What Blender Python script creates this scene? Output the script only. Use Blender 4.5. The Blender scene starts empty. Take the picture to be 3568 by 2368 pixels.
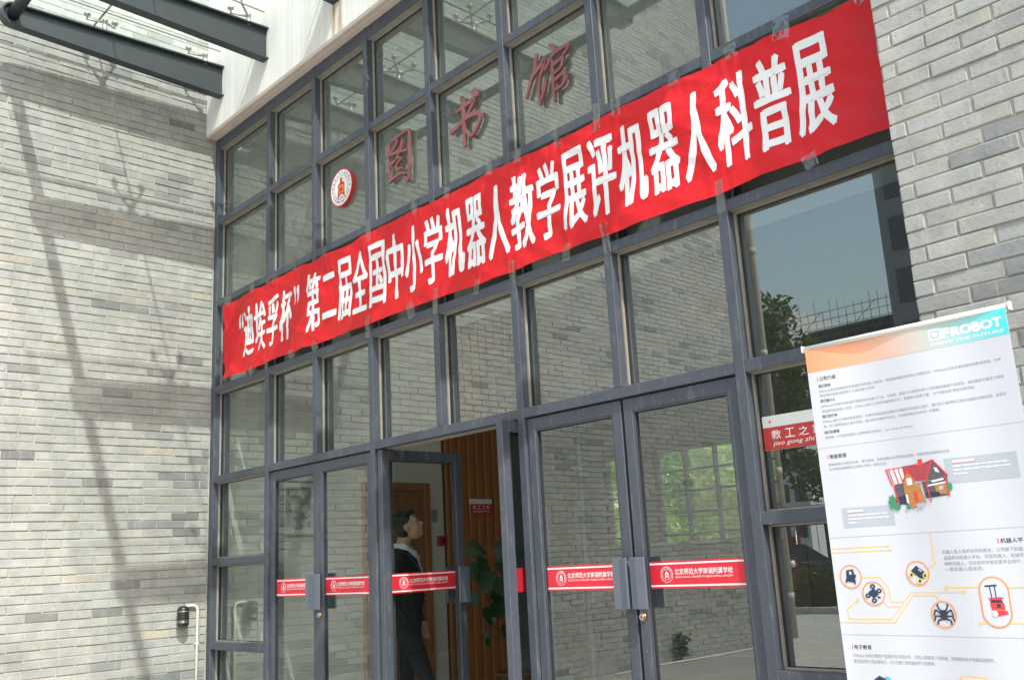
import bpy, bmesh, math, random
from mathutils import Vector, Matrix, noise

random.seed(11)
SC = bpy.context.scene
COL = SC.collection
PI = math.pi

# ------------------------------------------------------------------ camera
CAM_POS = Vector((7.956, -3.772, 1.347))
CAM_R = Vector((0.68006, 0.73126, -0.05273))
CAM_U = Vector((0.20217, -0.11791, 0.97223))
CAM_F = Vector((-0.70473, 0.67183, 0.22802))
FOC = 3286.6
cam = bpy.data.cameras.new('camera')
cam.sensor_width = 36.0
cam.lens = FOC / 3568 * 36.0
cam.clip_start = 0.05
cam.clip_end = 2000
camo = bpy.data.objects.new('camera', cam)
m3 = Matrix((CAM_R, CAM_U, -CAM_F)).transposed()
camo.matrix_world = Matrix.Translation(CAM_POS) @ m3.to_4x4()
COL.objects.link(camo)
SC.camera = camo


def project(p):
    d = Vector(p) - CAM_POS
    w = d.dot(CAM_F)
    return 1784 + FOC * d.dot(CAM_R) / w, 1184 - FOC * d.dot(CAM_U) / w


# ------------------------------------------------------------------ light
SUN_TO = Vector((-1.0, 0.357, -1.34)).normalized()
elev = math.asin(-SUN_TO.z)
azim = math.atan2(-SUN_TO.x, -SUN_TO.y)
world = bpy.data.worlds.new('World')
SC.world = world
world.use_nodes = True
wn = world.node_tree
wn.nodes.clear()
sky = wn.nodes.new('ShaderNodeTexSky')
sky.sky_type = 'NISHITA'
sky.sun_disc = False
sky.sun_elevation = elev
sky.sun_rotation = azim
sky.air_density = 1.9
sky.dust_density = 3.0
sky.ozone_density = 1.6
bg = wn.nodes.new('ShaderNodeBackground')
bg.inputs['Strength'].default_value = 0.15
wo = wn.nodes.new('ShaderNodeOutputWorld')
wn.links.new(sky.outputs[0], bg.inputs[0])
wn.links.new(bg.outputs[0], wo.inputs[0])

sun = bpy.data.lights.new('sun', 'SUN')
sun.energy = 2.85
sun.angle = math.radians(0.6)
sun.color = (1.0, 0.965, 0.905)
suno = bpy.data.objects.new('sun', sun)
suno.rotation_euler = SUN_TO.to_track_quat('-Z', 'Y').to_euler()
suno.location = (20, -5, 20)
COL.objects.link(suno)

vs = SC.view_settings
vs.view_transform = 'Standard'
vs.look = 'None'
vs.gamma = 1.0
vs.use_curve_mapping = False
vs.exposure = 0.98
SC.cycles.max_bounces = 8
SC.cycles.transparent_max_bounces = 20
SC.cycles.diffuse_bounces = 3
SC.cycles.glossy_bounces = 3
SC.cycles.caustics_reflective = False
SC.cycles.caustics_refractive = False
SC.cycles.use_denoising = True


# ------------------------------------------------------------------ materials
MATS = {}


class NT:
    def __init__(s, name):
        s.m = bpy.data.materials.new(name)
        s.m.use_nodes = True
        s.t = s.m.node_tree
        s.t.nodes.clear()
        s.out = s.t.nodes.new('ShaderNodeOutputMaterial')

    def n(s, kind, **kw):
        nd = s.t.nodes.new('ShaderNode' + kind)
        for k, v in kw.items():
            if k.startswith('i_'):
                nd.inputs[k[2:].replace('_', ' ')].default_value = v
            else:
                setattr(nd, k, v)
        return nd

    def l(s, a, b):
        s.t.links.new(a, b)

    def noise(s, scale, coord=None, detail=3, rough=0.55, vec=None):
        nd = s.n('TexNoise')
        nd.inputs['Scale'].default_value = scale
        nd.inputs['Detail'].default_value = detail
        nd.inputs['Roughness'].default_value = rough
        if coord is not None:
            s.l(coord, nd.inputs['Vector'])
        return nd.outputs['Fac']

    def ramp(s, fac, stops):
        r = s.n('ValToRGB')
        el = r.color_ramp.elements
        while len(el) < len(stops):
            el.new(0.5)
        for e, (p, c) in zip(el, stops):
            e.position = p
            e.color = (*c, 1) if len(c) == 3 else c
        s.l(fac, r.inputs[0])
        return r.outputs[0]

    def mix(s, fac, a, b, mode='MIX'):
        mx = s.n('Mix', data_type='RGBA', blend_type=mode)
        for sock, v in ((mx.inputs['Factor'], fac), (mx.inputs['A'], a), (mx.inputs['B'], b)):
            pass
        ins = [mx.inputs[0], mx.inputs[6], mx.inputs[7]]
        for i, v in zip(ins, (fac, a, b)):
            if hasattr(v, 'is_linked') or isinstance(v, bpy.types.NodeSocket):
                s.l(v, i)
            elif isinstance(v, (int, float)):
                i.default_value = v
            else:
                i.default_value = (*v, 1) if len(v) == 3 else v
        return mx.outputs[2]

    def math(s, op, a, b=None):
        nd = s.n('Math', operation=op)
        for i, v in zip(nd.inputs, (a, b)):
            if v is None:
                continue
            if isinstance(v, bpy.types.NodeSocket):
                s.l(v, i)
            else:
                i.default_value = v
        return nd.outputs[0]

    def pos(s):
        return s.n('NewGeometry').outputs['Position']

    def obj(s):
        return s.n('TexCoord').outputs['Object']

    def mapping(s, coord, scale=(1, 1, 1), loc=(0, 0, 0)):
        mp = s.n('Mapping')
        mp.inputs['Scale'].default_value = scale
        mp.inputs['Location'].default_value = loc
        s.l(coord, mp.inputs['Vector'])
        return mp.outputs[0]

    def bsdf(s, col, rough=0.5, metal=0.0, spec=0.5, bump=None, bumpd=0.002, bumps=0.5, trans=None):
        b = s.n('BsdfPrincipled')
        for name, v in (('Base Color', col), ('Roughness', rough), ('Metallic', metal), ('Specular IOR Level', spec)):
            i = b.inputs[name]
            if isinstance(v, bpy.types.NodeSocket):
                s.l(v, i)
            elif isinstance(v, (int, float)):
                i.default_value = v
            else:
                i.default_value = (*v, 1)
        if bump is not None:
            bp = s.n('Bump')
            bp.inputs['Strength'].default_value = bumps
            bp.inputs['Distance'].default_value = bumpd
            s.l(bump, bp.inputs['Height'])
            s.l(bp.outputs[0], b.inputs['Normal'])
        return b.outputs[0]

    def done(s, shader):
        s.l(shader, s.out.inputs[0])
        MATS[s.m.name] = s.m
        return s.m


def plain(name, col, rough=0.5, metal=0.0, spec=0.5, var=0.12, scale=14.0, bumpd=0.0006):
    t = NT(name)
    p = t.obj()
    f = t.noise(scale, p, 4)
    c = t.mix(f, tuple(x * (1 - var) for x in col), tuple(min(1, x * (1 + var)) for x in col))
    return t.done(t.bsdf(c, rough, metal, spec, bump=t.noise(scale * 6, p, 3), bumpd=bumpd))


def brick_mat(name, by_object):
    t = NT(name)
    p = t.pos()
    if by_object:
        base = t.n('ObjectInfo').outputs['Color']
    else:
        a = t.n('Attribute', attribute_name='tone')
        base = a.outputs['Color']
    f1 = t.noise(9, p, 5, 0.6)
    f2 = t.noise(70, p, 4, 0.7)
    f3 = t.noise(1.1, t.mapping(p, (1, 1, 1.6)), 5, 0.62)
    c = t.mix(t.ramp(f1, [(0.3, (0.0, 0.0, 0.0)), (0.7, (1, 1, 1))]), t.mix(1.0, base, (0.84, 0.845, 0.86), 'MULTIPLY'),
              t.mix(1.0, base, (1.13, 1.12, 1.09), 'MULTIPLY'))
    c = t.mix(t.ramp(f2, [(0.28, (1, 1, 1)), (0.42, (0, 0, 0))]), c, t.mix(1.0, c, (0.62, 0.63, 0.66), 'MULTIPLY'))
    # lime bloom drips: pale runs, stretched downwards
    dr = t.noise(1.0, t.mapping(p, (26, 26, 2.6)), 4, 0.65)
    c = t.mix(t.math('MULTIPLY', t.ramp(dr, [(0.58, (0, 0, 0)), (0.78, (1, 1, 1))]), 0.35), c, (0.62, 0.61, 0.57))
    # soot patches, broad
    c = t.mix(t.math('MULTIPLY', t.ramp(f3, [(0.52, (0, 0, 0)), (0.72, (1, 1, 1))]), 0.6), c,
              t.mix(1.0, c, (0.70, 0.71, 0.72), 'MULTIPLY'))
    # tiny paint flecks
    v = t.n('TexVoronoi')
    v.inputs['Scale'].default_value = 13
    t.l(t.mapping(p, (1, 1, 0.55)), v.inputs['Vector'])
    fl = t.ramp(v.outputs['Distance'], [(0.025, (1, 1, 1)), (0.05, (0, 0, 0))])
    c = t.mix(t.math('MULTIPLY', fl, 0.75), c, (0.75, 0.75, 0.73))
    h = t.math('ADD', t.math('MULTIPLY', f2, 0.7), t.math('MULTIPLY', f1, 0.8))
    return t.done(t.bsdf(c, 0.88, 0, 0.25, bump=h, bumpd=0.004, bumps=0.7))


brick_mat('brick_single', True)
brick_mat('brick_many', False)

t = NT('mortar')
p = t.pos()
c = t.mix(t.noise(16, p, 5), (0.36, 0.345, 0.305), (0.49, 0.47, 0.425))
t.done(t.bsdf(c, 0.95, 0, 0.2, bump=t.noise(120, p, 3), bumpd=0.002))

# powder-coated aluminium, dusty on the ledges
t = NT('frame_paint')
p = t.pos()
f = t.noise(3.2, p, 4)
c = t.mix(f, (0.050, 0.060, 0.081), (0.079, 0.091, 0.116))
dust = t.ramp(t.noise(1.0, t.mapping(p, (30, 30, 7)), 5, 0.7), [(0.55, (0, 0, 0)), (0.8, (1, 1, 1))])
c = t.mix(t.math('MULTIPLY', dust, 0.42), c, (0.30, 0.275, 0.235))
sc_ = t.ramp(t.noise(1.0, t.mapping(p, (55, 55, 55)), 6, 0.75), [(0.62, (0, 0, 0)), (0.70, (1, 1, 1))])
c = t.mix(t.math('MULTIPLY', sc_, 0.5), c, (0.27, 0.28, 0.30))
fl = t.n('TexVoronoi')
fl.inputs['Scale'].default_value = 16
t.l(p, fl.inputs['Vector'])
c = t.mix(t.math('MULTIPLY', t.ramp(fl.outputs['Distance'], [(0.03, (1, 1, 1)), (0.06, (0, 0, 0))]), 0.6), c, (0.6, 0.58, 0.55))
t.done(t.bsdf(c, t.ramp(f, [(0.3, (0.38, 0.38, 0.38)), (0.7, (0.55, 0.55, 0.55))]), 0.0, 0.5))

# underside of transoms: brown dust and sealant
plain('bead_dust', (0.30, 0.28, 0.24), 0.7, var=0.35, scale=20)
plain('gasket', (0.02, 0.021, 0.023), 0.6)
plain('beam_paint', (0.034, 0.043, 0.049), 0.42, var=0.25, scale=5)
plain('handle_metal', (0.12, 0.14, 0.18), 0.38, 0.0, var=0.08, scale=6)
plain('steel', (0.52, 0.50, 0.46), 0.35, 0.85, var=0.2, scale=30)
plain('brass', (0.55, 0.30, 0.15), 0.35, 0.9)
plain('sealant', (0.22, 0.23, 0.22), 0.7)
plain('black_plastic', (0.018, 0.019, 0.021), 0.35, var=0.2)
plain('white_pipe', (0.72, 0.71, 0.66), 0.5, var=0.06)
plain('grey_pipe', (0.42, 0.40, 0.36), 0.55, var=0.12, scale=4)
plain('panel_white', (0.60, 0.615, 0.67), 0.45, var=0.02, scale=2)
plain('print_white', (0.80, 0.80, 0.82), 0.55, var=0.02)
plain('print_red', (0.66, 0.025, 0.045), 0.4, var=0.05)
plain('sign_red', (0.50, 0.045, 0.04), 0.45, var=0.06)
plain('sign_white', (0.72, 0.74, 0.71), 0.5, var=0.03)
plain('letter_red', (0.23, 0.085, 0.09), 0.5, var=0.12)
plain('crest_red', (0.62, 0.03, 0.03), 0.5, var=0.05)
plain('crest_gold', (0.85, 0.38, 0.10), 0.5, var=0.05)
plain('ink_dark', (0.045, 0.045, 0.06), 0.6, var=0.05)
plain('ink_grey', (0.28, 0.28, 0.32), 0.6, var=0.05)
plain('ink_orange', (0.90, 0.55, 0.19), 0.5, var=0.03)
plain('ink_ring', (0.90, 0.30, 0.09), 0.5, var=0.03)
plain('ink_coral', (0.85, 0.16, 0.10), 0.5, var=0.03)
plain('ink_box', (0.43, 0.47, 0.53), 0.5, var=0.02)
plain('ink_navy', (0.03, 0.04, 0.075), 0.5, var=0.3, scale=60)
plain('ink_yellow', (0.78, 0.62, 0.10), 0.5)
plain('ink_roof', (0.42, 0.06, 0.085), 0.5, var=0.3, scale=90)
plain('ink_wood', (0.47, 0.22, 0.07), 0.5, var=0.25, scale=60)
plain('ink_green', (0.05, 0.27, 0.13), 0.5, var=0.4, scale=80)
plain('ink_red', (0.75, 0.05, 0.06), 0.5, var=0.1, scale=60)
plain('ink_shadow', (0.11, 0.10, 0.12), 0.5, var=0.3, scale=60)
plain('ink_cyan', (0.10, 0.45, 0.62), 0.5)
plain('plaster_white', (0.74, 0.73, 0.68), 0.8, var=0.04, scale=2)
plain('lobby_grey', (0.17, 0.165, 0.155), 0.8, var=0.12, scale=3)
plain('ceiling_white', (0.70, 0.71, 0.68), 0.85, var=0.04, scale=2)
plain('floor_stone', (0.34, 0.325, 0.30), 0.3, var=0.12, scale=1.5)
plain('dark_wood', (0.055, 0.032, 0.02), 0.45, var=0.3, scale=6)
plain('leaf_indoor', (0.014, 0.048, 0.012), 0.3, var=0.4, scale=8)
plain('stem', (0.10, 0.13, 0.05), 0.6)
plain('pot', (0.20, 0.10, 0.06), 0.5)
plain('skin', (0.52, 0.32, 0.22), 0.55, var=0.06)
plain('hair', (0.012, 0.011, 0.011), 0.45)
plain('cardigan', (0.007, 0.007, 0.008), 0.9, var=0.2, scale=40)
plain('trousers', (0.008, 0.010, 0.017), 0.85, var=0.2, scale=30)
plain('shirt', (0.72, 0.72, 0.76), 0.8, var=0.03)
plain('shoe', (0.012, 0.012, 0.012), 0.3)
plain('alarm_red', (0.42, 0.02, 0.025), 0.4)
plain('paper_green', (0.30, 0.42, 0.32), 0.7, var=0.1, scale=40)
plain('bark', (0.085, 0.065, 0.045), 0.9, var=0.3)
plain('kerb_stone', (0.42, 0.41, 0.38), 0.85, var=0.15, scale=3)
plain('concrete_dark', (0.16, 0.17, 0.17), 0.9, var=0.2, scale=0.4)
plain('net_green', (0.055, 0.085, 0.075), 0.9, var=0.2, scale=0.5)
plain('scaffold_steel', (0.16, 0.13, 0.11), 0.6)
plain('crane_red', (0.42, 0.11, 0.05), 0.6)
plain('tower_wall', (0.17, 0.18, 0.20), 0.6, var=0.1, scale=0.3)
plain('far_wall_hazed', (0.42, 0.45, 0.48), 0.8, var=0.1, scale=0.3)  # lightened wall colour stands in for distance haze on the unlit face
plain('window_dark', (0.035, 0.045, 0.06), 0.15)
plain('car_paint', (0.02, 0.022, 0.026), 0.2, spec=0.7, var=0.05)
plain('car_glass', (0.03, 0.035, 0.04), 0.08, spec=0.8)
plain('rubber', (0.015, 0.015, 0.015), 0.8)
plain('board_blue', (0.03, 0.08, 0.20), 0.5)
plain('board_red', (0.35, 0.03, 0.03), 0.5)


def leaf_mat(name, a, b, translu=0.35):
    t = NT(name)
    p = t.pos()
    f = t.noise(1.4, p, 3)
    g = t.noise(17, p, 2)
    c = t.mix(t.math('ADD', t.math('MULTIPLY', f, 0.6), t.math('MULTIPLY', g, 0.4)), a, b)
    d = t.bsdf(c, 0.5, 0, 0.35)
    tr = t.n('BsdfTranslucent')
    t.l(t.mix(1.0, c, (1.5, 1.6, 0.7), 'MULTIPLY'), tr.inputs[0])
    ms = t.n('MixShader')
    ms.inputs[0].default_value = translu
    t.l(d, ms.inputs[1])
    t.l(tr.outputs[0], ms.inputs[2])
    return t.done(ms.outputs[0])


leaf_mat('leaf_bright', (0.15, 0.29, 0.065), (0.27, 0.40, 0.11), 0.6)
leaf_mat('leaf_mid', (0.03, 0.075, 0.02), (0.075, 0.12, 0.03))
leaf_mat('leaf_dark', (0.018, 0.04, 0.015), (0.04, 0.07, 0.022), 0.2)
leaf_mat('leaf_rust', (0.10, 0.045, 0.018), (0.17, 0.085, 0.03), 0.25)

# wood with vertical grain
t = NT('slat_wood')
p = t.pos()
g = t.noise(1.0, t.mapping(p, (40, 40, 2.2)), 5, 0.6)
c = t.mix(g, (0.24, 0.085, 0.028), (0.50, 0.215, 0.08))
t.done(t.bsdf(c, 0.45, 0, 0.4))
t = NT('door_wood')
p = t.pos()
g = t.noise(1.0, t.mapping(p, (30, 30, 1.6)), 5, 0.6)
c = t.mix(g, (0.24, 0.10, 0.04), (0.36, 0.17, 0.065))
t.done(t.bsdf(c, 0.4, 0, 0.4))

# lintel plaster with run-off streaks and two rust runs
t = NT('lintel_plaster')
p = t.pos()
st = t.noise(1.0, t.mapping(p, (17, 17, 0.5)), 5, 0.65)
c = t.mix(t.ramp(st, [(0.38, (1, 1, 1)), (0.6, (0, 0, 0))]), (0.84, 0.84, 0.825), (0.76, 0.755, 0.73))
c = t.mix(t.math('MULTIPLY', t.ramp(t.noise(5, p, 4), [(0.5, (0, 0, 0)), (0.75, (1, 1, 1))]), 0.3), c, (0.72, 0.70, 0.64))
sep = t.n('SeparateXYZ')
t.l(p, sep.inputs[0])
for x0, w in ((2.265, 0.012), (2.355, 0.018)):
    dx = t.math('ABSOLUTE', t.math('SUBTRACT', t.math('ADD', sep.outputs['X'], t.math('MULTIPLY', t.noise(9, p, 2), 0.03)), x0 + 0.015))
    m = t.ramp(t.math('DIVIDE', dx, w * 3), [(0.15, (1, 1, 1)), (1.0, (0, 0, 0))])
    m = t.math('MULTIPLY', m, t.ramp(t.noise(1.0, t.mapping(p, (40, 40, 4)), 3), [(0.3, (0.3, 0.3, 0.3)), (0.6, (1, 1, 1))]))
    c = t.mix(t.math('MULTIPLY', m, 0.85), c, (0.36, 0.17, 0.045))
t.done(t.bsdf(c, 0.9, 0, 0.2, bump=t.noise(30, p, 4), bumpd=0.003))
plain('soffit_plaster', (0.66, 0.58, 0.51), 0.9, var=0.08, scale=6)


def glass_mat(name, tint, r0, wav=0.0, wscale=3.0, dust=0.0, fwd=0.6):
    """clear pane: straight-through transmission plus Schlick mirror reflection"""
    t = NT(name)
    geo = t.n('NewGeometry')
    p = geo.outputs['Position']
    dot = t.n('VectorMath', operation='DOT_PRODUCT')
    t.l(geo.outputs['Normal'], dot.inputs[0])
    t.l(geo.outputs['Incoming'], dot.inputs[1])
    om = t.math('SUBTRACT', 1.0, t.math('ABSOLUTE', dot.outputs['Value']))
    fac = t.math('ADD', t.math('MULTIPLY', t.math('POWER', om, 5.0), 1 - r0), r0)
    tr = t.n('BsdfTransparent')
    tr.inputs[0].default_value = (*tint, 1)
    gl = t.n('BsdfGlossy')
    gl.inputs['Color'].default_value = (0.94, 1.0, 0.97, 1)
    gl.inputs['Roughness'].default_value = 0.0
    if wav:
        bp = t.n('Bump')
        bp.inputs['Strength'].default_value = 1.0
        bp.inputs['Distance'].default_value = wav
        t.l(t.noise(wscale, p, 1, 0.3), bp.inputs['Height'])
        t.l(bp.outputs[0], gl.inputs['Normal'])
    ms = t.n('MixShader')
    t.l(fac, ms.inputs[0])
    t.l(tr.outputs[0], ms.inputs[1])
    t.l(gl.outputs[0], ms.inputs[2])
    o = ms.outputs[0]
    if dust:
        d = t.n('BsdfDiffuse')
        d.inputs[0].default_value = (0.54, 0.61, 0.56, 1)
        tl = t.n('BsdfTranslucent')
        tl.inputs[0].default_value = (0.62, 0.66, 0.62, 1) if fwd < 0.8 else (0.80, 0.95, 0.88, 1)
        md = t.n('MixShader')
        md.inputs[0].default_value = fwd
        t.l(d.outputs[0], md.inputs[1])
        t.l(tl.outputs[0], md.inputs[2])
        m2 = t.n('MixShader')
        sm = t.noise(2.0, p, 5, 0.65)
        t.l(t.math('MULTIPLY', t.ramp(sm, [(0.3, (0.45, 0.45, 0.45)), (0.75, (1, 1, 1))]), dust), m2.inputs[0])
        t.l(o, m2.inputs[1])
        t.l(md.outputs[0], m2.inputs[2])
        o = m2.outputs[0]
    return t.done(o)


glass_mat('pane_glass', (0.86, 0.91, 0.88), 0.27, 0.00018, 1.3, 0.09)
glass_mat('upper_pane_glass', (0.86, 0.91, 0.88), 0.28, 0.00018, 1.3, 0.42)  # heavier dust veil also stands in for the bright canopy these panes mirror
glass_mat('door_glass', (0.88, 0.92, 0.90), 0.17, 0.0006, 2.6, 0.010)
glass_mat('canopy_glass', (0.93, 0.995, 0.96), 0.05, 0.0, 1, 0.17, 0.97)
glass_mat('inner_glass', (0.93, 0.96, 0.94), 0.06)
t = NT('glass_edge')
tr = t.n('BsdfTransparent')
tr.inputs[0].default_value = (0.985, 0.995, 0.99, 1)
t.done(tr.outputs[0])
glass_mat('tape_film', (0.9, 0.89, 0.86), 0.13, 0.004, 30, 0.045)

# banner cloth
t = NT('banner_cloth')
p = t.pos()
f = t.noise(2.2, p, 4)
c = t.mix(f, (0.57, 0.008, 0.014), (0.65, 0.012, 0.020))
w = t.n('TexWave')
w.inputs['Scale'].default_value = 260
t.l(p, w.inputs['Vector'])
d = t.bsdf(c, 0.42, 0, 0.35, bump=t.math('ADD', t.math('MULTIPLY', t.noise(14, t.mapping(p, (1, 1, 2)), 4), 1.0), t.math('MULTIPLY', w.outputs['Fac'], 0.02)), bumpd=0.006, bumps=0.6)
t.done(d)

# ground: swept concrete paving with a joint grid
t = NT('paving')
p = t.pos()
b = t.n('TexBrick')
b.inputs['Scale'].default_value = 1.0
b.inputs['Mortar Size'].default_value = 0.008
b.inputs['Brick Width'].default_value = 0.6
b.inputs['Row Height'].default_value = 0.3
b.inputs['Color1'].default_value = (0.40, 0.385, 0.36, 1)
b.inputs['Color2'].default_value = (0.46, 0.445, 0.415, 1)
b.inputs['Mortar'].default_value = (0.16, 0.15, 0.13, 1)
t.l(p, b.inputs['Vector'])
c = t.mix(t.noise(0.8, p, 5), t.mix(1.0, b.outputs[0], (0.8, 0.8, 0.8), 'MULTIPLY'), b.outputs[0])
t.done(t.bsdf(c, 0.9, 0, 0.25, bump=t.noise(60, p, 3), bumpd=0.002))

# ink painting on paper
t = NT('ink_painting')
p = t.pos()
g = t.noise(9, t.mapping(p, (1, 1.4, 1)), 6, 0.7)
sep = t.n('SeparateXYZ')
t.l(p, sep.inputs[0])
hz = t.math('MULTIPLY', t.math('SUBTRACT', sep.outputs['Z'], 1.74), 1.0)
k = t.math('ADD', g, t.math('MULTIPLY', hz, 0.35))
c = t.ramp(k, [(0.46, (0.60, 0.60, 0.57)), (0.56, (0.18, 0.18, 0.18)), (0.68, (0.03, 0.03, 0.03))])
t.done(t.bsdf(c, 0.6))

# banner-stand header: printed orange to turquoise
t = NT('print_header')
sep = t.n('SeparateXYZ')
t.l(t.pos(), sep.inputs[0])
k = t.math('DIVIDE', t.math('SUBTRACT', sep.outputs['X'], 6.366), 0.65)
c = t.ramp(k, [(0.0, (0.95, 0.33, 0.16)), (0.28, (0.93, 0.42, 0.27)), (0.55, (0.62, 0.52, 0.47)), (0.78, (0.36, 0.62, 0.63)), (0.97, (0.10, 0.70, 0.72))])
t.done(t.bsdf(c, 0.4))


# ------------------------------------------------------------------ mesh helpers
def M(n):
    return MATS[n]


def new_obj(name, me, parent=None):
    o = bpy.data.objects.new(name, me)
    COL.objects.link(o)
    if parent is not None:
        o.parent = parent
    return o


def tag(o, label, cat, group=None, kind=None):
    if label:
        o['label'] = label
    if cat:
        o['category'] = cat
    if group:
        o['group'] = group
    if kind:
        o['kind'] = kind
    return o


def thing(name, label, cat, loc=(0, 0, 0), rz=0.0, group=None):
    o = bpy.data.objects.new(name, None)
    o.empty_display_size = 0.1
    COL.objects.link(o)
    o.location = loc
    o.rotation_euler = (0, 0, rz)
    return tag(o, label, cat, group, 'thing')


def rep(name, parent=None, loc=(0, 0, 0)):
    """an empty that stands for a part made of sub-parts"""
    o = bpy.data.objects.new(name, None)
    o.empty_display_size = 0.05
    COL.objects.link(o)
    o.location = loc
    o.parent = parent
    return o


class MB:
    def __init__(s):
        s.v, s.f, s.mi, s.sm = [], [], [], []

    def add(s, vs, fs, mi=0, smooth=False):
        b = len(s.v)
        s.v += [tuple(v) for v in vs]
        for f in fs:
            s.f.append(tuple(i + b for i in f))
            s.mi.append(mi)
            s.sm.append(smooth)
        return s

    def box(s, x0, x1, y0, y1, z0, z1, mi=0, ch=0.0):
        if ch <= 0:
            vs = [(x, y, z) for x in (x0, x1) for y in (y0, y1) for z in (z0, z1)]
            fs = [(0, 1, 3, 2), (4, 6, 7, 5), (0, 4, 5, 1), (2, 3, 7, 6), (0, 2, 6, 4), (1, 5, 7, 3)]
            return s.add(vs, fs, mi)
        bm = bmesh.new()
        bmesh.ops.create_cube(bm, size=1.0)
        for v in bm.verts:
            v.co = Vector(((x0 + x1) / 2 + v.co.x * (x1 - x0), (y0 + y1) / 2 + v.co.y * (y1 - y0), (z0 + z1) / 2 + v.co.z * (z1 - z0)))
        bmesh.ops.bevel(bm, geom=list(bm.edges), offset=ch, segments=1, affect='EDGES')
        return s.bm(bm, mi)

    def bm(s, bm, mi=0, smooth=False):
        bm.verts.index_update()
        s.add([v.co[:] for v in bm.verts], [[v.index for v in f.verts] for f in bm.faces], mi, smooth)
        bm.free()
        return s

    def tube(s, pts, r, n=10, mi=0, cap=True, smooth=True):
        pts = [Vector(p) for p in pts]
        rs = r if isinstance(r, (list, tuple)) else [r] * len(pts)
        vs, fs = [], []
        up = None
        for i, p in enumerate(pts):
            a = pts[max(i - 1, 0)]
            b = pts[min(i + 1, len(pts) - 1)]
            d = (b - a).normalized()
            if up is None:
                up = Vector((0, 0, 1)) if abs(d.z) < 0.9 else Vector((1, 0, 0))
            e1 = d.cross(up).normalized()
            e2 = d.cross(e1).normalized()
            up = e1.cross(d)
            for k in range(n):
                an = 2 * PI * k / n
                vs.append(p + (e1 * math.cos(an) + e2 * math.sin(an)) * rs[i])
        for i in range(len(pts) - 1):
            for k in range(n):
                fs.append((i * n + k, i * n + (k + 1) % n, (i + 1) * n + (k + 1) % n, (i + 1) * n + k))
        s.add(vs, fs, mi, smooth)
        if cap:
            b = len(s.v) - len(vs)
            s.f.append(tuple(b + k for k in range(n)))
            s.f.append(tuple(b + (len(pts) - 1) * n + k for k in reversed(range(n))))
            s.mi += [mi, mi]
            s.sm += [False, False]
        return s

    def lathe(s, prof, c=(0, 0, 0), n=20, mi=0, smooth=True):
        """prof: (r, z) about the z axis"""
        vs, fs = [], []
        for r, z in prof:
            for k in range(n):
                a = 2 * PI * k / n
                vs.append((c[0] + r * math.cos(a), c[1] + r * math.sin(a), c[2] + z))
        for i in range(len(prof) - 1):
            for k in range(n):
                fs.append((i * n + k, i * n + (k + 1) % n, (i + 1) * n + (k + 1) % n, (i + 1) * n + k))
        return s.add(vs, fs, mi, smooth)

    def prism(s, poly, fn, d, mi=0, mi_side=None):
        """poly 2D -> extruded; fn(u, v, depth) -> world"""
        n = len(poly)
        vs = [fn(u, v, 0.0) for u, v in poly] + [fn(u, v, d) for u, v in poly]
        s.add(vs, [tuple(range(n)), tuple(reversed(range(n, 2 * n)))], mi)
        s.add(vs, [(i, i + n, (i + 1) % n + n, (i + 1) % n) for i in range(n)], mi if mi_side is None else mi_side)
        return s

    def mesh(s, name, mats):
        me = bpy.data.meshes.new(name)
        me.from_pydata(s.v, [], s.f)
        for m in (mats if isinstance(mats, (list, tuple)) else [mats]):
            me.materials.append(M(m))
        me.polygons.foreach_set('material_index', s.mi)
        me.polygons.foreach_set('use_smooth', s.sm)
        me.update()
        return me

    def obj(s, name, mats, parent=None, fix=True):
        me = s.mesh(name, mats)
        if fix:
            bm = bmesh.new()
            bm.from_mesh(me)
            bmesh.ops.recalc_face_normals(bm, faces=bm.faces)
            bm.to_mesh(me)
            bm.free()
        return new_obj(name, me, parent)


def box(name, x0, x1, y0, y1, z0, z1, mat, parent=None, ch=0.002):
    return MB().box(x0, x1, y0, y1, z0, z1, 0, ch).obj(name, mat, parent)


TXT = {}


def glyphs(body, bold=0.0, shear=0.0, spacing=1.0):
    """outline text -> flat 2D mesh (verts, faces) in em units"""
    key = (body, bold, shear, spacing)
    if key in TXT:
        return TXT[key]
    cu = bpy.data.curves.new('t', 'FONT')
    cu.body = body
    cu.size = 1
    cu.offset = bold
    cu.shear = shear
    cu.space_character = spacing
    cu.resolution_u = 2
    o = bpy.data.objects.new('t', cu)
    me = o.to_mesh()
    vs = [(v.co.x, v.co.y) for v in me.vertices]
    fs = [tuple(p.vertices) for p in me.polygons]
    o.to_mesh_clear()
    bpy.data.objects.remove(o)
    bpy.data.curves.remove(cu)
    TXT[key] = (vs, fs)
    return TXT[key]


def text_mb(body, x0, x1, z0, z1, fn, mb=None, mi=0, bold=0.0, shear=0.0, fit=True):
    """text stretched into the rectangle; fn(x, z) -> world point"""
    vs, fs = glyphs(body, bold, shear)
    mb = mb or MB()
    if not vs:
        return mb
    ax, bx = min(v[0] for v in vs), max(v[0] for v in vs)
    ay, by = min(v[1] for v in vs), max(v[1] for v in vs)
    sx = (x1 - x0) / (bx - ax)
    sz = (z1 - z0) / (by - ay)
    mb.add([fn(x0 + (v[0] - ax) * sx, z0 + (v[1] - ay) * sz) for v in vs], fs, mi)
    return mb


# ------------------------------------------------------------------ ground
tag(MB().add([(-700, -700, 0), (700, -700, 0), (700, 700, 0), (-700, 700, 0)], [(0, 1, 2, 3)]).obj('ground', 'paving'),
    'pale concrete paving in front of the glass entrance', 'ground', kind='structure')


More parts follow.
